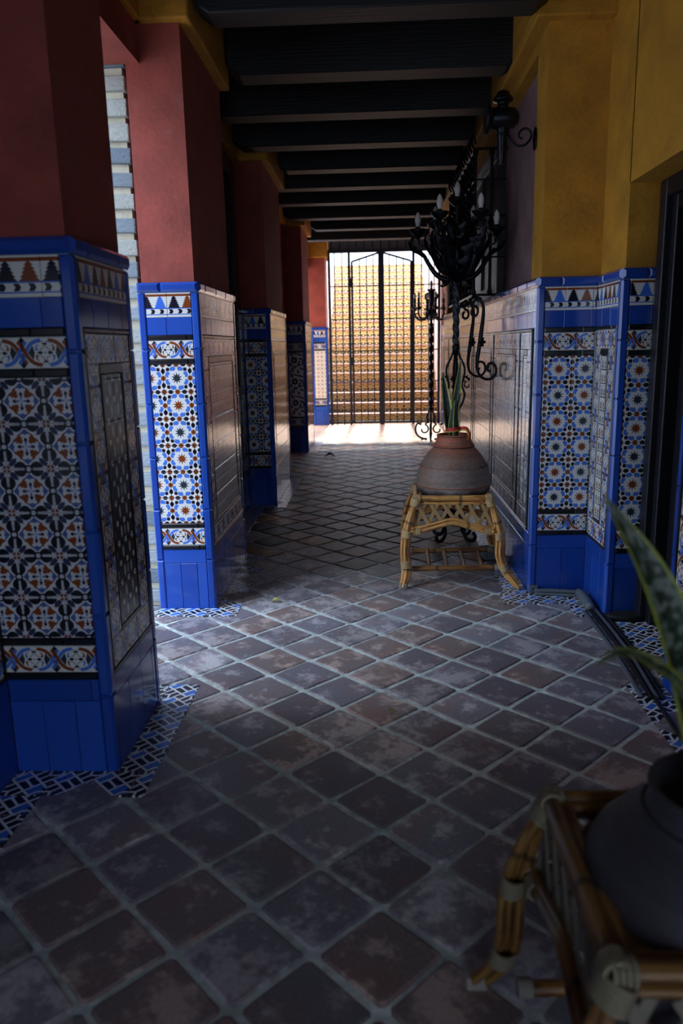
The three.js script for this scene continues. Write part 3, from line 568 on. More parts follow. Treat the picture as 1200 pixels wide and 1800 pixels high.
// ---------------------------------------------------------------- rattan stands
function rattanStand(name, label, pos, turn, lean, mr, mw) {
  const S = thing(name, label, 'plant stand', pos, turn), r = 0.016, H = 0.525, q = 0.212;
  const legPath = (sx, sz, o) => [[sx * q, H - 0.01, sz * q], [sx * (0.245 + o * 0.012), 0.42, sz * (q + 0.015)], [sx * (0.272 + o * 0.018), 0.3, sz * (q + 0.03)], [sx * (0.276 + o * 0.018), 0.18, sz * (q + 0.035)], [sx * (0.288 + o * 0.018) + lean * 0.4, 0.1, sz * (q + 0.05)], [sx * (0.335 + o * 0.014) + lean, 0.012, sz * (q + 0.085)]];
  for (const sx of [-1, 1]) for (const sz of [-1, 1]) {
    const L = part('leg', [-1, 0, 1].map((o) => bar(legPath(sx, sz, o).map((p) => [p[0], p[1], p[2] + (o ? 0 : sz * 0.012)]), 0.0115, 28, 8, 1.2)), mr, S), c = curve(legPath(sx, sz, 0));
    for (const t of [0.035, 0.4, 0.75]) { const p = c.getPointAt(t), d = c.getTangentAt(t); for (let k = -2; k <= 2; k++) { const w = new THREE.TorusGeometry(0.0265, 0.0048, 6, 18); w.scale(1.15, 0.85, 1); w.lookAt(d); w.translate(p.x + d.x * k * 0.0085, p.y + d.y * k * 0.0085, p.z + d.z * k * 0.0085); part('binding', w, mw, L); } }
    const e = c.getPointAt(1); part('foot', rbox(-0.024, -0.012, -0.015, 0.024, 0.022, 0.015, 0.007), M.end, L, [e.x, 0.013, e.z]);
  }
  const rect = [[-1, -1, 1, -1], [1, -1, 1, 1], [1, 1, -1, 1], [-1, 1, -1, -1]];
  for (const [ax, az, bx, bz] of rect) {
    part('top_rail', stick([ax * q, H, az * q], [bx * q, H, bz * q], 0.017, 10), mr, S); { const i = 0.027, f = (v, n) => v * q - n * i; part('inner_rail', stick([f(ax, (ax + bx) / 2), H - 0.004, f(az, (az + bz) / 2)], [f(bx, (ax + bx) / 2), H - 0.004, f(bz, (az + bz) / 2)], 0.012, 8), mr, S); } part('lower_rail', stick([ax * q, H - 0.032, az * q], [bx * q, H - 0.032, bz * q], 0.011, 8), mr, S);
    const dx = bx - ax, dz = bz - az, nx = (ax + bx) / 2, nz = (az + bz) / 2, at = (t, y, o = 0.02) => { const s = 0.238; return [lerp(ax, bx, t) * (Math.abs(dx) ? s : q) + nx * (0.0 + o), y, lerp(az, bz, t) * (Math.abs(dz) ? s : q) + nz * (0.0 + o)]; };
    const arch = (y) => [0, 0.12, 0.3, 0.5, 0.7, 0.88, 1].map((t, i) => at(t * 1.06 - 0.03, y + [0, 0.002, 0.026, 0.052, 0.026, 0.002, 0][i]));
    part('apron_rail', bar(arch(0.33), 0.0145, 24, 8), mr, S); part('apron_rail', bar(arch(0.352), 0.0095, 24, 8), mr, S);
    for (const t of [0.04, 0.96]) for (const y of [H, 0.33]) part('binding', [0, 1, 2, 3].map((k) => { const w = new THREE.TorusGeometry(0.0195, 0.0045, 6, 14); if (dx) w.rotateY(Math.PI / 2); const p = at(t + (t < 0.5 ? 1 : -1) * k * 0.02, y, y > 0.5 ? 0 : 0.02); w.translate(...p); return w; }), mw, S);
    // woven flat splints
    const splint = (t0, y0, t1, y1, o) => { const A = V(...at(t0, y0, o)), B = V(...at(t1, y1, o)), g = new THREE.BoxGeometry(0.021, A.distanceTo(B), 0.004, 1, 4, 1), up = B.clone().sub(A).normalize(), n = V(nx, 0, nz), m = new THREE.Matrix4().makeBasis(up.clone().cross(n), up, n); g.applyMatrix4(m); const c = A.add(B).multiplyScalar(0.5); g.translate(c.x, c.y, c.z); return g; };
    const yb = (t) => 0.36 + 0.052 * Math.pow(Math.sin(Math.max(0, Math.min(1, t)) * Math.PI), 2);
    for (let k = 0; k < 6; k++) { const t = 0.02 + k * 0.155; part('splint', splint(t, yb(t) - 0.01, t + 0.13, H - 0.035, 0.012), (mr === M.rattan ? M.strip : M.stripOld), S); part('splint', splint(t + 0.16, yb(t + 0.16) - 0.01, t + 0.05, H - 0.035, 0.007), (mr === M.rattan ? M.strip : M.stripOld), S); }
  }
  // rounded inner hoop, seat slats and the low shelf
  const hoop = []; for (let k = 0; k <= 32; k++) { const a = k / 32 * Math.PI * 2, c = Math.cos(a), s = Math.sin(a), rr2 = 0.172 / Math.pow(Math.pow(Math.abs(c), 5) + Math.pow(Math.abs(s), 5), 0.2); hoop.push([c * rr2, H - 0.022, s * rr2]); }
  part('inner_hoop', bar(hoop, 0.0095, 48, 7), mr, S);
  return S;
}
function shelf(S, y = 0.095) {
  for (const z of [-0.2, 0.2]) { const b = part('shelf_rail', stick([-0.255, y, z], [0.265, y + 0.01, z], 0.0165, 10), M.rattanDark, S); for (const x of [-0.25, 0.262]) part('rail_end', new THREE.CylinderGeometry(0.021, 0.021, 0.03, 12).rotateZ(Math.PI / 2).translate(x, y + (x > 0 ? 0.01 : 0), z), M.end, b); }
  for (const x of [-0.135, -0.03, 0.075, 0.18]) part('shelf_bar', stick([x, y + 0.006, -0.2], [x, y + 0.006, 0.2], 0.0125, 8), M.rattanDark, S);
}
function seat(S, y) { for (const x of [-0.12, -0.04, 0.04, 0.12]) part('seat_slat', stick([x, y, -0.215], [x, y, 0.215], 0.012, 8), M.rattanDark, S); }
const standMid = rattanStand('rattan_plant_stand', 'honey rattan stand under the round clay pot beside the right wall', [0.462, 0, -4.57], -0.04, 0.045, M.rattan, M.wrap); shelf(standMid); seat(standMid, 0.478);
const standNear = rattanStand('rattan_plant_stand', 'weathered rattan stand under the dark pot, cut off by the lower right corner', [0.548, 0, -1.145], 0.0, 0, M.rattanOld, M.wrapOld); shelf(standNear); seat(standNear, 0.288);

// ---------------------------------------------------------------- pots
const potMap = (dark) => dataTex(512, 512, (u, v) => {
  const n = tf(u, v, 5, 7, 5), band = sm(0.20, 0.16, v + 0.012 * Math.sin(u * 60) + 0.03 * n), up = sm(0.3, 0.75, v + 0.5 * n), pale = sm(0.1, 0.3, tf(u, v, 7, 17, 4)) * 0.5;
  const a = [0, 1, 2].map((i) => lerp(lerp([128, 112, 102][i], [176, 98, 68][i], up), [150, 156, 158][i], pale)), k = 1 + 0.3 * tf(u, v, 40, 3, 3) + 0.03 * Math.sin(v * 90);
  return dark ? [62 * k, 60 * k, 66 * k] : [0, 1, 2].map((i) => lerp(a[i], [58, 58, 64][i], band) * k);
});
function pot(name, label, pos, prof, rim, mat, wavy) {
  const P = thing(name, label, 'pot', pos);
  part('body', lathe(prof, 64), mat, P);
  for (const [r, y, t] of rim) part('rim', new THREE.TorusGeometry(r, t, 8, 48).rotateX(Math.PI / 2).translate(0, y, 0), mat, P);
  if (wavy) { const c = []; for (let k = 0; k <= 120; k++) { const a = k / 120 * Math.PI * 2; c.push([Math.cos(a) * wavy[0], wavy[1] + 0.0045 * Math.sin(a * 26), Math.sin(a) * wavy[0]]); } part('pinched_band', bar(c, 0.0045, 240, 6), mat, P); part('ridge', new THREE.TorusGeometry(wavy[2], 0.004, 6, 64).rotateX(Math.PI / 2).translate(0, wavy[3], 0), mat, P); }
  part('soil', new THREE.CylinderGeometry(rim.at(-1)[0] * 0.93, rim.at(-1)[0] * 0.9, 0.02, 32).translate(0, rim.at(-1)[1] - 0.05, 0), M.soil, P);
  return P;
}
const clayPot = std({ map: potMap(false), roughness: 0.6, bumpMap: BUMP, bumpScale: 0.002 }), darkPot = std({ map: potMap(true), roughness: 0.62, bumpMap: BUMP, bumpScale: 0.002 });
pot('clay_pot', 'round brown clay pot with a wavy pinched band on the rattan stand', [0.478, 0.492, -4.58], [[0.0, 0], [0.17, 0], [0.2, 0.02], [0.216, 0.05], [0.222, 0.085], [0.222, 0.12], [0.214, 0.16], [0.198, 0.2], [0.172, 0.245], [0.14, 0.285], [0.118, 0.306], [0.113, 0.315], [0.108, 0.33], [0.104, 0.35], [0.098, 0.375], [0.09, 0.378], [0.092, 0.35], [0.1, 0.31], [0.12, 0.28]], [[0.117, 0.312, 0.008], [0.097, 0.374, 0.006]], clayPot, [0.2, 0.196, 0.2215, 0.083]);
pot('clay_pot', 'matt dark grey pot with throwing ridges at the lower right corner', [0.565, 0.302, -1.14], [[0, 0], [0.13, 0], [0.17, 0.03], [0.205, 0.09], [0.224, 0.15], [0.226, 0.19], [0.218, 0.215], [0.211, 0.235], [0.2, 0.26], [0.188, 0.272], [0.165, 0.3], [0.15, 0.308], [0.132, 0.325], [0.122, 0.335], [0.114, 0.35], [0.112, 0.366], [0.118, 0.378], [0.108, 0.382], [0.1, 0.36], [0.102, 0.33]], [[0.125, 0.334, 0.005], [0.112, 0.378, 0.007]], darkPot);

// ---------------------------------------------------------------- snake plants
const leafMap = dataTex(128, 1024, (u, v) => {
  const e = Math.abs(u - 0.5) * 2, edge = sm(0.78, 0.86, e + 0.04 * fbm(3, v * 20, 1, 2)), n = fbm(u * 3, v * 26, 5, 4), b = sm(-0.05, 0.12, n), m = [0, 1, 2].map((i) => lerp([28, 44, 26][i], [104, 112, 98][i], b));
  return [0, 1, 2].map((i) => lerp(m[i], [150, 158, 52][i], edge));
});
const leafMat = new THREE.MeshPhysicalMaterial({ map: leafMap, roughness: 0.4 });
const greenMap = dataTex(64, 512, (u, v) => { const e = Math.abs(u - 0.5) * 2, edge = sm(0.6, 0.72, e), b = sm(-0.1, 0.2, fbm(u * 3, v * 20, 5, 3)); return [0, 1, 2].map((i) => lerp(lerp([18, 32, 24][i], [40, 60, 44][i], b), [176, 186, 92][i], edge)); });
const greenMat = new THREE.MeshPhysicalMaterial({ map: greenMap, roughness: 0.38 });
function leaf(pts, w, face3, fold = 0.25, thick = 0.003) {
  const c = curve(pts), n = 40, k = 8, pos = [], uv = [], idx = [], F = V(...face3).normalize();
  for (const side of [1, -1]) for (let i = 0; i <= n; i++) {
    const t = i / n, p = c.getPointAt(t), T = c.getTangentAt(t), S = T.clone().cross(F).normalize(), N = S.clone().cross(T).normalize(), W = w(t);
    for (let j = 0; j <= k; j++) { const s = j / k * 2 - 1, q = p.clone().addScaledVector(S, s * W / 2).addScaledVector(N, fold * W * (s * s) + side * thick * (1 - Math.pow(Math.abs(s), 4)) / 2); pos.push(q.x, q.y, q.z); uv.push(j / k, t); }
  }
  const Q = (n + 1) * (k + 1);
  for (let i = 0; i < n; i++) for (let j = 0; j < k; j++) { const a = i * (k + 1) + j, b = a + k + 1; idx.push(a, a + 1, b, b, a + 1, b + 1); idx.push(Q + a, Q + b, Q + a + 1, Q + b, Q + b + 1, Q + a + 1); }
  const g = new THREE.BufferGeometry(); g.setAttribute('position', new THREE.Float32BufferAttribute(pos, 3)); g.setAttribute('uv', new THREE.Float32BufferAttribute(uv, 2)); g.setIndex(idx); g.computeVertexNormals(); return g;
}
const sword = (W) => (t) => W * Math.min(0.45 + t * 1.6, 1) * Math.pow(Math.max(0.0, 1 - Math.pow(t, 2.6)), 0.8) + 0.001;
{
  const P = thing('snake_plant', 'dark snake plant with upright yellow edged leaves in the clay pot', 'plant', [0.478, 0.81, -4.58]);
  const add = (pts, w, f) => part('leaf', leaf(pts, sword(w), f, 0.3), greenMat, P);
  add([[-0.015, 0, 0.01], [-0.035, 0.15, 0.015], [-0.05, 0.26, 0.02], [-0.072, 0.43, 0.03]], 0.062, [0.1, 0, 1]);
  add([[0.02, 0, 0], [0.0, 0.16, 0.0], [0.02, 0.32, 0.01], [0.036, 0.5, 0.02]], 0.056, [-0.3, 0, 1]);
  add([[0.02, 0, 0.02], [0.01, 0.12, 0.03], [0.012, 0.22, 0.03], [0.035, 0.31, 0.03]], 0.036, [0.6, 0, 1]);
  add([[-0.01, 0, 0.03], [-0.02, 0.1, 0.04], [-0.012, 0.2, 0.04], [0.0, 0.27, 0.04]], 0.034, [-0.4, 0, 1]);
  const ribbon = (pts, m) => { const c = curve(pts), n = 60, pos = [], idx = []; for (let i = 0; i <= n; i++) { const p = c.getPointAt(i / n); for (const d of [-0.011, 0.011]) pos.push(p.x, p.y + d, p.z); } for (let i = 0; i < n; i++) idx.push(i * 2, i * 2 + 1, i * 2 + 2, i * 2 + 2, i * 2 + 1, i * 2 + 3); const g = new THREE.BufferGeometry(); g.setAttribute('position', new THREE.Float32BufferAttribute(pos, 3)); g.setIndex(idx); g.computeVertexNormals(); return g; };
  const red = std({ color: '#c8262e', roughness: 0.5, side: THREE.DoubleSide }), yel = std({ color: '#d8b43a', roughness: 0.5, side: THREE.DoubleSide });
  const loop = []; for (let k = 0; k <= 16; k++) { const a = k / 16 * Math.PI * 2; loop.push([-0.005 + Math.cos(a) * 0.045, 0.095 + 0.004 * Math.sin(a * 2), 0.01 + Math.sin(a) * 0.045]); }
  const R = thing('ribbon', 'red and yellow ribbon tied round the snake plant leaves', 'ribbon', [0.478, 0.81, -4.58]);
  part('band', ribbon(loop), red, R); part('yellow_edge', bar(loop.map((p) => [p[0] * 1.03, p[1] - 0.012, p[2] * 1.04]), 0.003, 48, 5), yel, R);
  part('loop', bar([[0.035, 0.1, 0.03], [0.07, 0.1, 0.05], [0.086, 0.06, 0.06], [0.07, 0.025, 0.07], [0.03, 0.0, 0.085], [-0.02, 0.015, 0.085]], 0.008, 30, 6), red, R); part('loop', bar([[0.04, 0.09, 0.035], [0.068, 0.088, 0.055], [0.078, 0.058, 0.065], [0.062, 0.024, 0.075], [0.028, -0.004, 0.09], [-0.03, 0.012, 0.09], [-0.06, 0.03, 0.07]], 0.0055, 30, 6), yel, R);
}
{
  const P = thing('snake_plant', 'large mottled grey green snake plant leaves leaning in at the right edge', 'plant', [0.55, 0.64, -1.12]);
  const W = (t) => 0.098 * Math.min(1, 0.55 + t * 2) * Math.pow(Math.max(0, 1 - Math.pow(t, 1.7)), 0.85) + 0.001;
  part('leaf', leaf([[0.0, 0.0, 0.0], [-0.05, 0.18, 0.02], [-0.1, 0.33, 0.02], [-0.147, 0.43, 0.02], [-0.219, 0.543, 0.02]], W, [0.1, 0.25, 1], 0.2, 0.004), leafMat, P);
  part('leaf', leaf([[-0.01, 0.0, 0.05], [-0.05, 0.16, 0.08], [-0.1, 0.25, 0.1], [-0.165, 0.315, 0.12], [-0.215, 0.338, 0.12], [-0.247, 0.32, 0.12]], (t) => 0.046 * Math.pow(1 - Math.pow(t, 3), 0.8) + 0.001, [0.5, 0.75, 0.3], 0.3, 0.003), leafMat, P);
  part('leaf', leaf([[0.02, 0, 0], [0.015, 0.2, 0.01], [0.03, 0.4, 0.02], [0.08, 0.6, 0.03]], (t) => 0.07 * Math.pow(1 - Math.pow(t, 3), 0.8) + 0.001, [-0.2, 0.1, 1], 0.2, 0.004), leafMat, P);
}

// ---------------------------------------------------------------- wrought iron
function twist(r, h, turns, k = 3, amp = 0.22) { const g = new THREE.CylinderGeometry(r, r, h, 24, Math.ceil(h * 120)), p = g.attributes.position; for (let i = 0; i < p.count; i++) { const x = p.getX(i), y = p.getY(i), z = p.getZ(i), a = Math.atan2(z, x), s = 1 + amp * Math.cos(k * a - y / h * turns * Math.PI * 2); p.setXYZ(i, x * s, y, z * s); } g.computeVertexNormals(); return g; }
const turned = (pts, a) => pts.map(([x, y, z = 0]) => [x * Math.cos(a) - z * Math.sin(a), y, x * Math.sin(a) + z * Math.cos(a)]);
const frond = (pts, w, a, nrm = [0, 1, 0]) => leaf(turned(pts, a), (t) => w * Math.sin(Math.PI * Math.min(1, 0.12 + t * 0.9)) * (1 + 0.35 * Math.sin(t * 26)) + 0.002, turned([nrm], a)[0], 0.35, 0.005);
const bulbGeo = lathe([[0, 0], [0.012, 0], [0.013, 0.012], [0.0175, 0.03], [0.018, 0.045], [0.0135, 0.064], [0.006, 0.078], [0, 0.084]], 16), cupGeo = lathe([[0, -0.05], [0.012, -0.045], [0.016, -0.03], [0.034, -0.018], [0.05, 0.0], [0.054, 0.008], [0.046, 0.006], [0.02, -0.006], [0.014, 0.0], [0.014, 0.022], [0, 0.022]], 20);
function candle(P, x, y, z, s = 1) { const c = part('candle_cup', cupGeo.clone().scale(s, s, s), M.iron, P, [x, y, z]); part('bulb', bulbGeo.clone().scale(s, s, s).translate(0, 0.022 * s, 0), M.bulb, c); }
{
  const P = thing('floor_candelabra', 'tall ornate black iron floor candelabra with seven flame bulbs behind the clay pot', 'candelabra', [0.565, 0, -5.35]);
  // scrolled tripod foot
  for (let k = 0; k < 4; k++) {
    const a = Math.PI / 4 + k * Math.PI / 2, pl = [...spiral(0.16, 0.085, 0.018, 0.078, 7.2, 2.2, 18).map(([x, y]) => [x, y]), [0.06, 0.20], [0.03, 0.30], [0.02, 0.38]];
    part('scroll_foot', bar(turned(pl, a), 0.0125, 50, 8), M.iron, P); part('scroll_foot', bar(turned([...spiral(0.09, 0.235, 0.01, 0.045, 5.5, 0.5, 12), [0.1, 0.3], [0.03, 0.34]], a), 0.009, 30, 6), M.iron, P);
  }
  part('foot_knob', lathe([[0, 0.12], [0.012, 0.13], [0.02, 0.15], [0.012, 0.17], [0.016, 0.2], [0.022, 0.36], [0.034, 0.39], [0.022, 0.42], [0, 0.42]], 16), M.iron, P);
  part('stem', twist(0.017, 0.55, 7), M.iron, P, [0, 0.69, 0]);
  // open lyre
  for (let k = 0; k < 4; k++) {
    const a = k * Math.PI / 2 + 0.3;
    part('lyre_scroll', bar(turned([[0.01, 0.93], [0.05, 1.0], [0.065, 1.06], [0.045, 1.12], [0.06, 1.18], [0.062, 1.24], [0.03, 1.31], [0.012, 1.36]], a), 0.0075, 34, 7), M.iron, P);
    part('lyre_scroll', bar(turned([...spiral(0.085, 1.12, 0.006, 0.026, 7, 2, 12), [0.05, 1.15]], a), 0.005, 24, 6), M.iron, P); part('lyre_leaf', frond([[0.05, 1.18], [0.075, 1.17], [0.095, 1.15], [0.1, 1.17]], 0.03, a), M.iron, P);
  }
  part('stem', lathe([[0, 0.93], [0.022, 0.94], [0.014, 0.97], [0.011, 1.3], [0.022, 1.36], [0.026, 1.38], [0.016, 1.4], [0, 1.4]], 14), M.iron, P);
  part('stem', twist(0.02, 0.46, 6), M.stem, P, [0, 1.62, 0]);
  part('head_stem', lathe([[0, 1.8], [0.022, 1.81], [0.036, 1.84], [0.024, 1.87], [0.018, 1.9], [0.03, 1.95], [0.034, 2.02], [0.02, 2.09], [0.012, 2.12], [0.02, 2.2], [0.012, 2.25], [0.02, 2.275], [0.012, 2.29], [0, 2.29]], 18), M.iron, P);
  candle(P, 0, 2.315, 0, 1.15);
  for (let k = 0; k < 6; k++) {
    const a = k * Math.PI / 3 + 0.02, y = k % 3 === 0 ? 2.135 : 2.205, c = Math.cos(a) * 0.258, s = Math.sin(a) * 0.258, d = y - 2.15;
    const A = part('arm', bar(turned([[0.015, 1.84], [0.06, 1.82], [0.13, 1.85], [0.19, 1.93], [0.225, 2.0 + d], [0.29, 2.03 + d], [0.305, 2.07 + d], [0.285, 2.11 + d], [0.255, 2.1 + d], [0.25, 2.07 + d]], a), (t) => 0.019 - 0.0105 * t, 50, 8), M.iron, P);
    part('scroll', bar(turned([...spiral(0.13, 1.98, 0.012, 0.062, 7.5, 1.2, 20), [0.09, 2.07], [0.03, 2.1]], a), 0.007, 46, 7), M.iron, A); part('scroll', bar(turned([...spiral(0.225, 2.075 + d, 0.008, 0.04, -4, 1.4, 14)], a), 0.006, 26, 6), M.iron, A);
    part('acanthus', frond([[0.05, 1.83], [0.12, 1.88], [0.17, 1.97], [0.22, 2.06], [0.19, 2.13]], 0.1, a, [-0.6, 1, 0]), M.iron, A); part('acanthus', frond([[0.03, 2.0], [0.08, 2.06], [0.12, 2.16], [0.17, 2.18], [0.19, 2.14]], 0.075, a, [-0.6, 1, 0.2]), M.iron, A); part('acanthus', frond([[0.03, 1.86], [0.06, 1.8], [0.1, 1.775], [0.125, 1.8]], 0.06, a + 0.4, [0, 1, 0.2]), M.iron, A);
    part('acanthus', frond([[0.2, 1.95], [0.26, 1.99], [0.31, 2.04 + d], [0.325, 2.1 + d]], 0.07, a, [-0.8, 0.8, 0]), M.iron, A);
    part('rosette', new THREE.TorusGeometry(0.03, 0.009, 7, 14).rotateY(Math.PI / 2 - a).translate(Math.cos(a) * 0.11, 1.92, Math.sin(a) * 0.11), M.iron, A);
    candle(A, c, y, s, 1.12);
  }
}
{
  const P = thing('floor_candelabra', 'distant black twisted iron candelabra with candle bulbs standing before the gate', 'candelabra', [0.84, 0, -11.3]);
  for (let k = 0; k < 4; k++) {
    const a = k * Math.PI / 2 + 0.1;
    part('scroll_foot', bar(turned([...spiral(0.1, 0.17, 0.03, 0.075, 6.5, 1.8, 14), [0.05, 0.28], [0.06, 0.36], [0.02, 0.44]], a), 0.013, 40, 8), M.iron, P); part('scroll_foot', bar(turned([[0.05, 0.03], [0.14, 0.045], [0.205, 0.1], [0.225, 0.18], [0.19, 0.26], [0.14, 0.24]], a), 0.015, 30, 8), M.iron, P); part('toe', bar(turned([[0.06, 0.012], [0.1, 0.03], [0.14, 0.012]], a), 0.011, 12, 6), M.iron, P);
  }
  part('foot_knob', lathe([[0, 0.06], [0.018, 0.07], [0.028, 0.11], [0.014, 0.14], [0.014, 0.44], [0.05, 0.46], [0.05, 0.485], [0.016, 0.5], [0, 0.5]], 16), M.iron, P);
  part('stem', twist(0.03, 1.16, 9, 2, 0.3), M.iron, P, [0, 1.08, 0]); part('stem', lathe([[0, 1.64], [0.04, 1.66], [0.02, 1.7], [0.02, 1.78], [0.045, 1.82], [0.03, 1.95], [0.035, 2.05], [0.05, 2.1], [0.02, 2.14], [0, 2.14]], 16), M.iron, P);
  candle(P, 0, 2.15, 0, 1.3);
  for (let k = 0; k < 6; k++) {
    const a = k * Math.PI / 3 + 0.35, A = part('arm', bar(turned([[0.03, 1.88], [0.07, 1.8], [0.13, 1.74], [0.21, 1.76], [0.25, 1.84], [0.245, 1.9]], a), 0.013, 30, 8), M.iron, P);
    part('scroll', bar(turned(spiral(0.09, 1.84, 0.012, 0.05, 7, 1.5, 14), a), 0.009, 26, 7), M.iron, A); part('scroll', bar(turned(spiral(0.285, 1.79, 0.01, 0.04, -3, 2.4, 12), a), 0.009, 22, 7), M.iron, A);
    part('candle_tube', new THREE.CylinderGeometry(0.018, 0.018, 0.15, 12).translate(Math.cos(a) * 0.245, 1.965, Math.sin(a) * 0.245), M.iron, A); candle(A, Math.cos(a) * 0.245, 1.905, Math.sin(a) * 0.245); part('bulb', bulbGeo.clone().translate(Math.cos(a) * 0.245, 2.04, Math.sin(a) * 0.245), M.bulb, A);
  }
  part('crown', [0, 1, 2, 3].map((k) => bar(turned([[0.02, 2.0], [0.07, 2.02], [0.085, 2.08], [0.05, 2.11], [0.03, 2.08]], k * Math.PI / 2 + 0.2), 0.012, 20, 7)), M.iron, P);
}
// carriage lantern on a scrolled bracket
{
  const L = thing('wall_lantern', 'black carriage style lantern on a scroll bracket high on the right wall', 'lantern', [0.705, 0, -4.45]);
  const ax = (pts, k = 20) => lathe(pts, k).rotateZ(Math.PI / 2);
  part('lens_ring', ax([[0.045, 0.045], [0.05, 0.055], [0.072, 0.075], [0.08, 0.08], [0.082, 0.088], [0.075, 0.092], [0.07, 0.09], [0.04, 0.088], [0, 0.088]]), M.iron, L, [0.0, 2.568, 0]);
  part('body', ax([[0, -0.085], [0.03, -0.083], [0.052, -0.06], [0.056, -0.02], [0.056, 0.05], [0.046, 0.07], [0, 0.07]], 12), M.iron, L, [0, 2.568, 0]);
  part('chimney', lathe([[0, 2.6], [0.04, 2.61], [0.03, 2.625], [0.028, 2.64], [0.034, 2.645], [0.052, 2.65], [0.055, 2.66], [0.044, 2.675], [0.038, 2.68], [0.032, 2.695], [0.02, 2.702], [0, 2.703]], 20), M.iron, L);
  part('socket', lathe([[0, 2.34], [0.018, 2.342], [0.022, 2.4], [0.028, 2.47], [0.032, 2.49], [0.026, 2.5], [0.036, 2.515], [0.03, 2.54], [0, 2.54]], 14), M.iron, L);
  part('bracket', bar([[0.028, 2.505, 0], [0.045, 2.462, 0], [0.085, 2.43, 0], [0.125, 2.435, 0], [0.152, 2.468, 0], [0.148, 2.5, 0], [0.12, 2.515, 0], [0.092, 2.498, 0], [0.09, 2.472, 0], [0.108, 2.465, 0]], 0.0065, 50, 7), M.iron, L);
  part('wall_plate', lathe([[0, 0], [0.03, 0.002], [0.032, 0.008], [0.012, 0.014], [0, 0.014]], 16).scale(0.8, 1, 1.9).rotateX(Math.PI / 2).rotateY(Math.PI / 2).scale(-1, 1, 1).translate(0.178, 2.462, 0), M.iron, L);
}
// window with a projecting iron grille
{
  const W = struct('window_2', 'dark wooden window behind the projecting iron grille on the right wall', 'window');
  for (const [y0, y1, z0, z1] of [[1.74, 2.78, -5.9, -5.78], [1.74, 2.78, -7.5, -7.38], [2.68, 2.78, -7.38, -5.9], [1.74, 1.82, -7.38, -5.9], [1.82, 2.68, -6.67, -6.61]]) part('window_frame', rbox(0.9, y0, z0, 0.96, y1, z1, 0.006), M.door, W);
  for (const [z0, z1] of [[-7.38, -6.67], [-6.61, -5.9]]) part('shutter', rbox(0.92, 1.82, z0, 0.955, 2.68, z1, 0.006), M.door, W);
  const G = thing('window_grille', 'projecting black iron window grille with turned and twisted bars on the right wall', 'grille', [0, 0, 0]);
  const bal = (h) => lathe([[0, 0], [0.016, 0.002], [0.02, 0.02], [0.012, 0.04], [0.01, h * 0.46], [0.017, h * 0.48], [0.021, h * 0.5], [0.017, h * 0.52], [0.01, h * 0.54], [0.012, h - 0.05], [0.02, h - 0.03], [0.016, h - 0.002], [0, h]], 12);
  for (const y of [1.74, 2.72]) { part('rail', [stick([0.73, y, -5.75], [0.95, y, -5.75], 0.009), stick([0.73, y, -5.75], [0.73, y, -7.5], 0.009), stick([0.73, y, -7.5], [0.95, y, -7.5], 0.009)], M.iron, G); }
  for (const [x, z] of [[0.73, -5.75], [0.845, -5.75], [0.73, -7.5], [0.845, -7.5]]) part('baluster', bal(0.98), M.iron, G, [x, 1.74, z]);
  for (let k = 1; k <= 8; k++) part('twisted_bar', twist(0.013, 0.96, 14, 2, 0.35), M.iron, G, [0.73, 2.23, -5.75 - k * 0.2]);
  for (const y of [2.0, 2.28, 2.52]) part('cross_bar', [stick([0.73, y, -5.75], [0.95, y, -5.75], 0.006), stick([0.73, y, -5.75], [0.73, y, -7.5], 0.006)], M.iron, G);
  part('cresting', Array.from({ length: 14 }, (_, k) => bar([[0.73, 2.72, -5.8 - k * 0.12], [0.705, 2.78, -5.82 - k * 0.12], [0.725, 2.83, -5.86 - k * 0.12], [0.745, 2.78, -5.88 - k * 0.12]], 0.008, 12, 6)), M.iron, G);
  const bp = [[0.70, 1.635], [0.69, 1.6], [0.708, 1.58], [0.73, 1.595], [0.728, 1.64], [0.70, 1.655], [0.715, 1.69], [0.741, 1.695], [0.768, 1.65], [0.77, 1.58], [0.762, 1.5], [0.752, 1.41], [0.74, 1.32], [0.735, 1.25], [0.748, 1.19], [0.79, 1.155], [0.838, 1.158], [0.866, 1.2], [0.855, 1.25], [0.825, 1.262], [0.805, 1.24], [0.81, 1.212], [0.828, 1.21]];
  [[-5.43, 'nearer wrought iron U shaped scroll bracket on the right wall below the grille'], [-5.95, 'farther wrought iron U shaped scroll bracket on the right wall below the grille']].forEach(([z, label]) => {
    const B = thing('iron_bracket', label, 'bracket', [0, 0, z], 0, 'scroll brackets below the grille');
    part('scroll_bar', bar(bp.map((p) => [p[0] - 0.012, p[1], 0]), (t) => 0.009 + 0.006 * Math.exp(-Math.pow((t - 0.47) * 6, 2)), 110, 8), M.iron, B);
    part('collar', lathe([[0, 0], [0.016, 0.004], [0.012, 0.018], [0.028, 0.026], [0.028, 0.036], [0.012, 0.044], [0.018, 0.06], [0, 0.064]], 14), M.iron, B, [0.752, 1.375, 0]);
    part('leaf_tip', frond([[0.72, 1.67], [0.7, 1.7], [0.66, 1.67], [0.655, 1.63]], 0.04, 0, [0, 1, 0]), M.iron, B);
    part('tie', stick([0.741, 1.695, 0], [0.741, 1.74, z > -5.8 ? -0.33 : 0.0], 0.008), M.iron, B);
  });
}

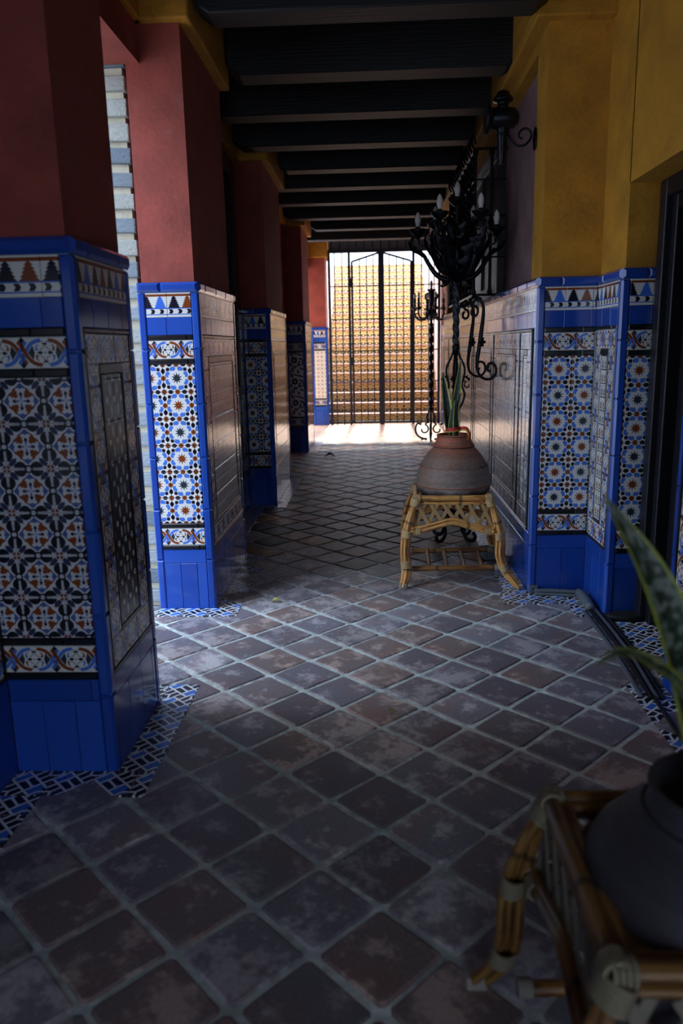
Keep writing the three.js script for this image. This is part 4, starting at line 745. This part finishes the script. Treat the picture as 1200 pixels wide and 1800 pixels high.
// ---------------------------------------------------------------- small things on the floor
{
  const C = thing('cable_trunking', 'grey plastic cable trunking running along the foot of the right pilaster', 'trunking');
  part('duct', [bar([[0.90, 0.02, -4.17], [1.0, 0.022, -4.16], [1.14, 0.02, -4.14]], 0.014, 10, 8), bar([[0.9, 0.014, -4.14], [1.02, 0.012, -4.125], [1.13, 0.012, -4.1]], 0.009, 10, 8)], M.trunk, C); part('sleeve', bar([[1.14, 0.022, -4.13], [1.14, 0.026, -4.0], [1.128, 0.026, -3.86]], 0.026, 12, 10), M.trunk, C);
  const R = thing('cable_rail', 'pair of dark cables clipped in a metal rail across the doorway threshold', 'cable');
  part('rail', [bar([[1.095, 0.008, -3.86], [1.085, 0.008, -3.3], [1.055, 0.008, -2.86]], 0.011, 12, 8)], M.steel, R); for (const [d, m] of [[0.03, M.cable], [0.058, M.steel], [0.085, M.cable]]) part('cable', bar([[1.1 + d, 0.012, -3.87], [1.09 + d, 0.012, -3.3], [1.062 + d * 0.8, 0.012, -2.84]], 0.0095, 12, 8), m, R);
  const B = tag(part('power_cable', bar([[1.1, 0.012, -2.85], [1.085, 0.011, -2.6], [1.075, 0.011, -2.3], [1.09, 0.011, -1.5], [1.1, 0.011, 0.2]], 0.0085, 30, 8), M.cable, scene), 'single dark cable lying on the patterned strip past the doorway', 'cable'); B.name = numbered('power_cable');
  const T = thing('wall_socket', 'small worn metal cover at the foot of the right pilaster corner', 'cover', [0.895, 0, -4.19]); part('plate', rbox(-0.024, 0.0, -0.005, 0.026, 0.05, 0.014, 0.004), M.steel, T); part('screw', new THREE.CylinderGeometry(0.005, 0.005, 0.006, 10).rotateX(Math.PI / 2).translate(0, 0.03, 0.016), M.iron, T);
  const mat = tag(part('door_mat', lathe([[0, 0], [0.1, 0], [0.105, 0.02], [0.09, 0.03], [0, 0.03]], 32).scale(1, 1, 0.5), std({ color: '#0e0f13', roughness: 0.8 }), scene, [1.285, 0.004, -3.755]), 'black rounded threshold block at the foot of the dark door jamb', 'door mat'); mat.name = numbered('door_mat');
  const st = tag(part('stone_block', new RoundedBoxGeometry(0.125, 0.07, 0.14, 3, 0.012), std({ map: plasterMap([120, 126, 124], [84, 84, 82], 0.8), bumpMap: BUMP, bumpScale: 0.01, roughness: 0.9 }), scene, [0.765, 0.04, -4.93]), 'rough grey stone block on the floor behind the rattan stand', 'stone'); st.name = numbered('stone_block'); st.rotation.y = 0.15;
  const lm = ['#b9b86a', '#3a2416', '#8a8440'].map((c) => std({ color: c, roughness: 0.7, side: THREE.DoubleSide }));
  [['curled pale yellow leaf on the floor by the lit pillar', -0.558, -4.05, 0.06, 0], ['dark fallen leaf on the far floor near the fourth pillar', -0.57, -9.74, 0.14, 1], ['tiny yellow leaf on a dusty tile in the middle of the floor', 0.055, -2.74, 0.03, 2]].forEach(([label, x, z, s, k]) => { const f = tag(part('fallen_leaf', leaf([[-0.5 * s, 0.004, 0], [0, 0.014 * (s / 0.06), 0.1 * s], [0.5 * s, 0.006, -0.1 * s]], (t) => s * 0.55 * Math.sin(Math.PI * t) + 0.001, [0, 1, 0.1], 0.3, 0.001), lm[k], scene, [x, 0.004, z]), label, 'leaf'); f.name = numbered('fallen_leaf'); });
}
scene.traverse((o) => { if (o.isMesh) { o.castShadow = o.receiveShadow = true; delete o.userData.base; } });
renderer.render(scene, camera);
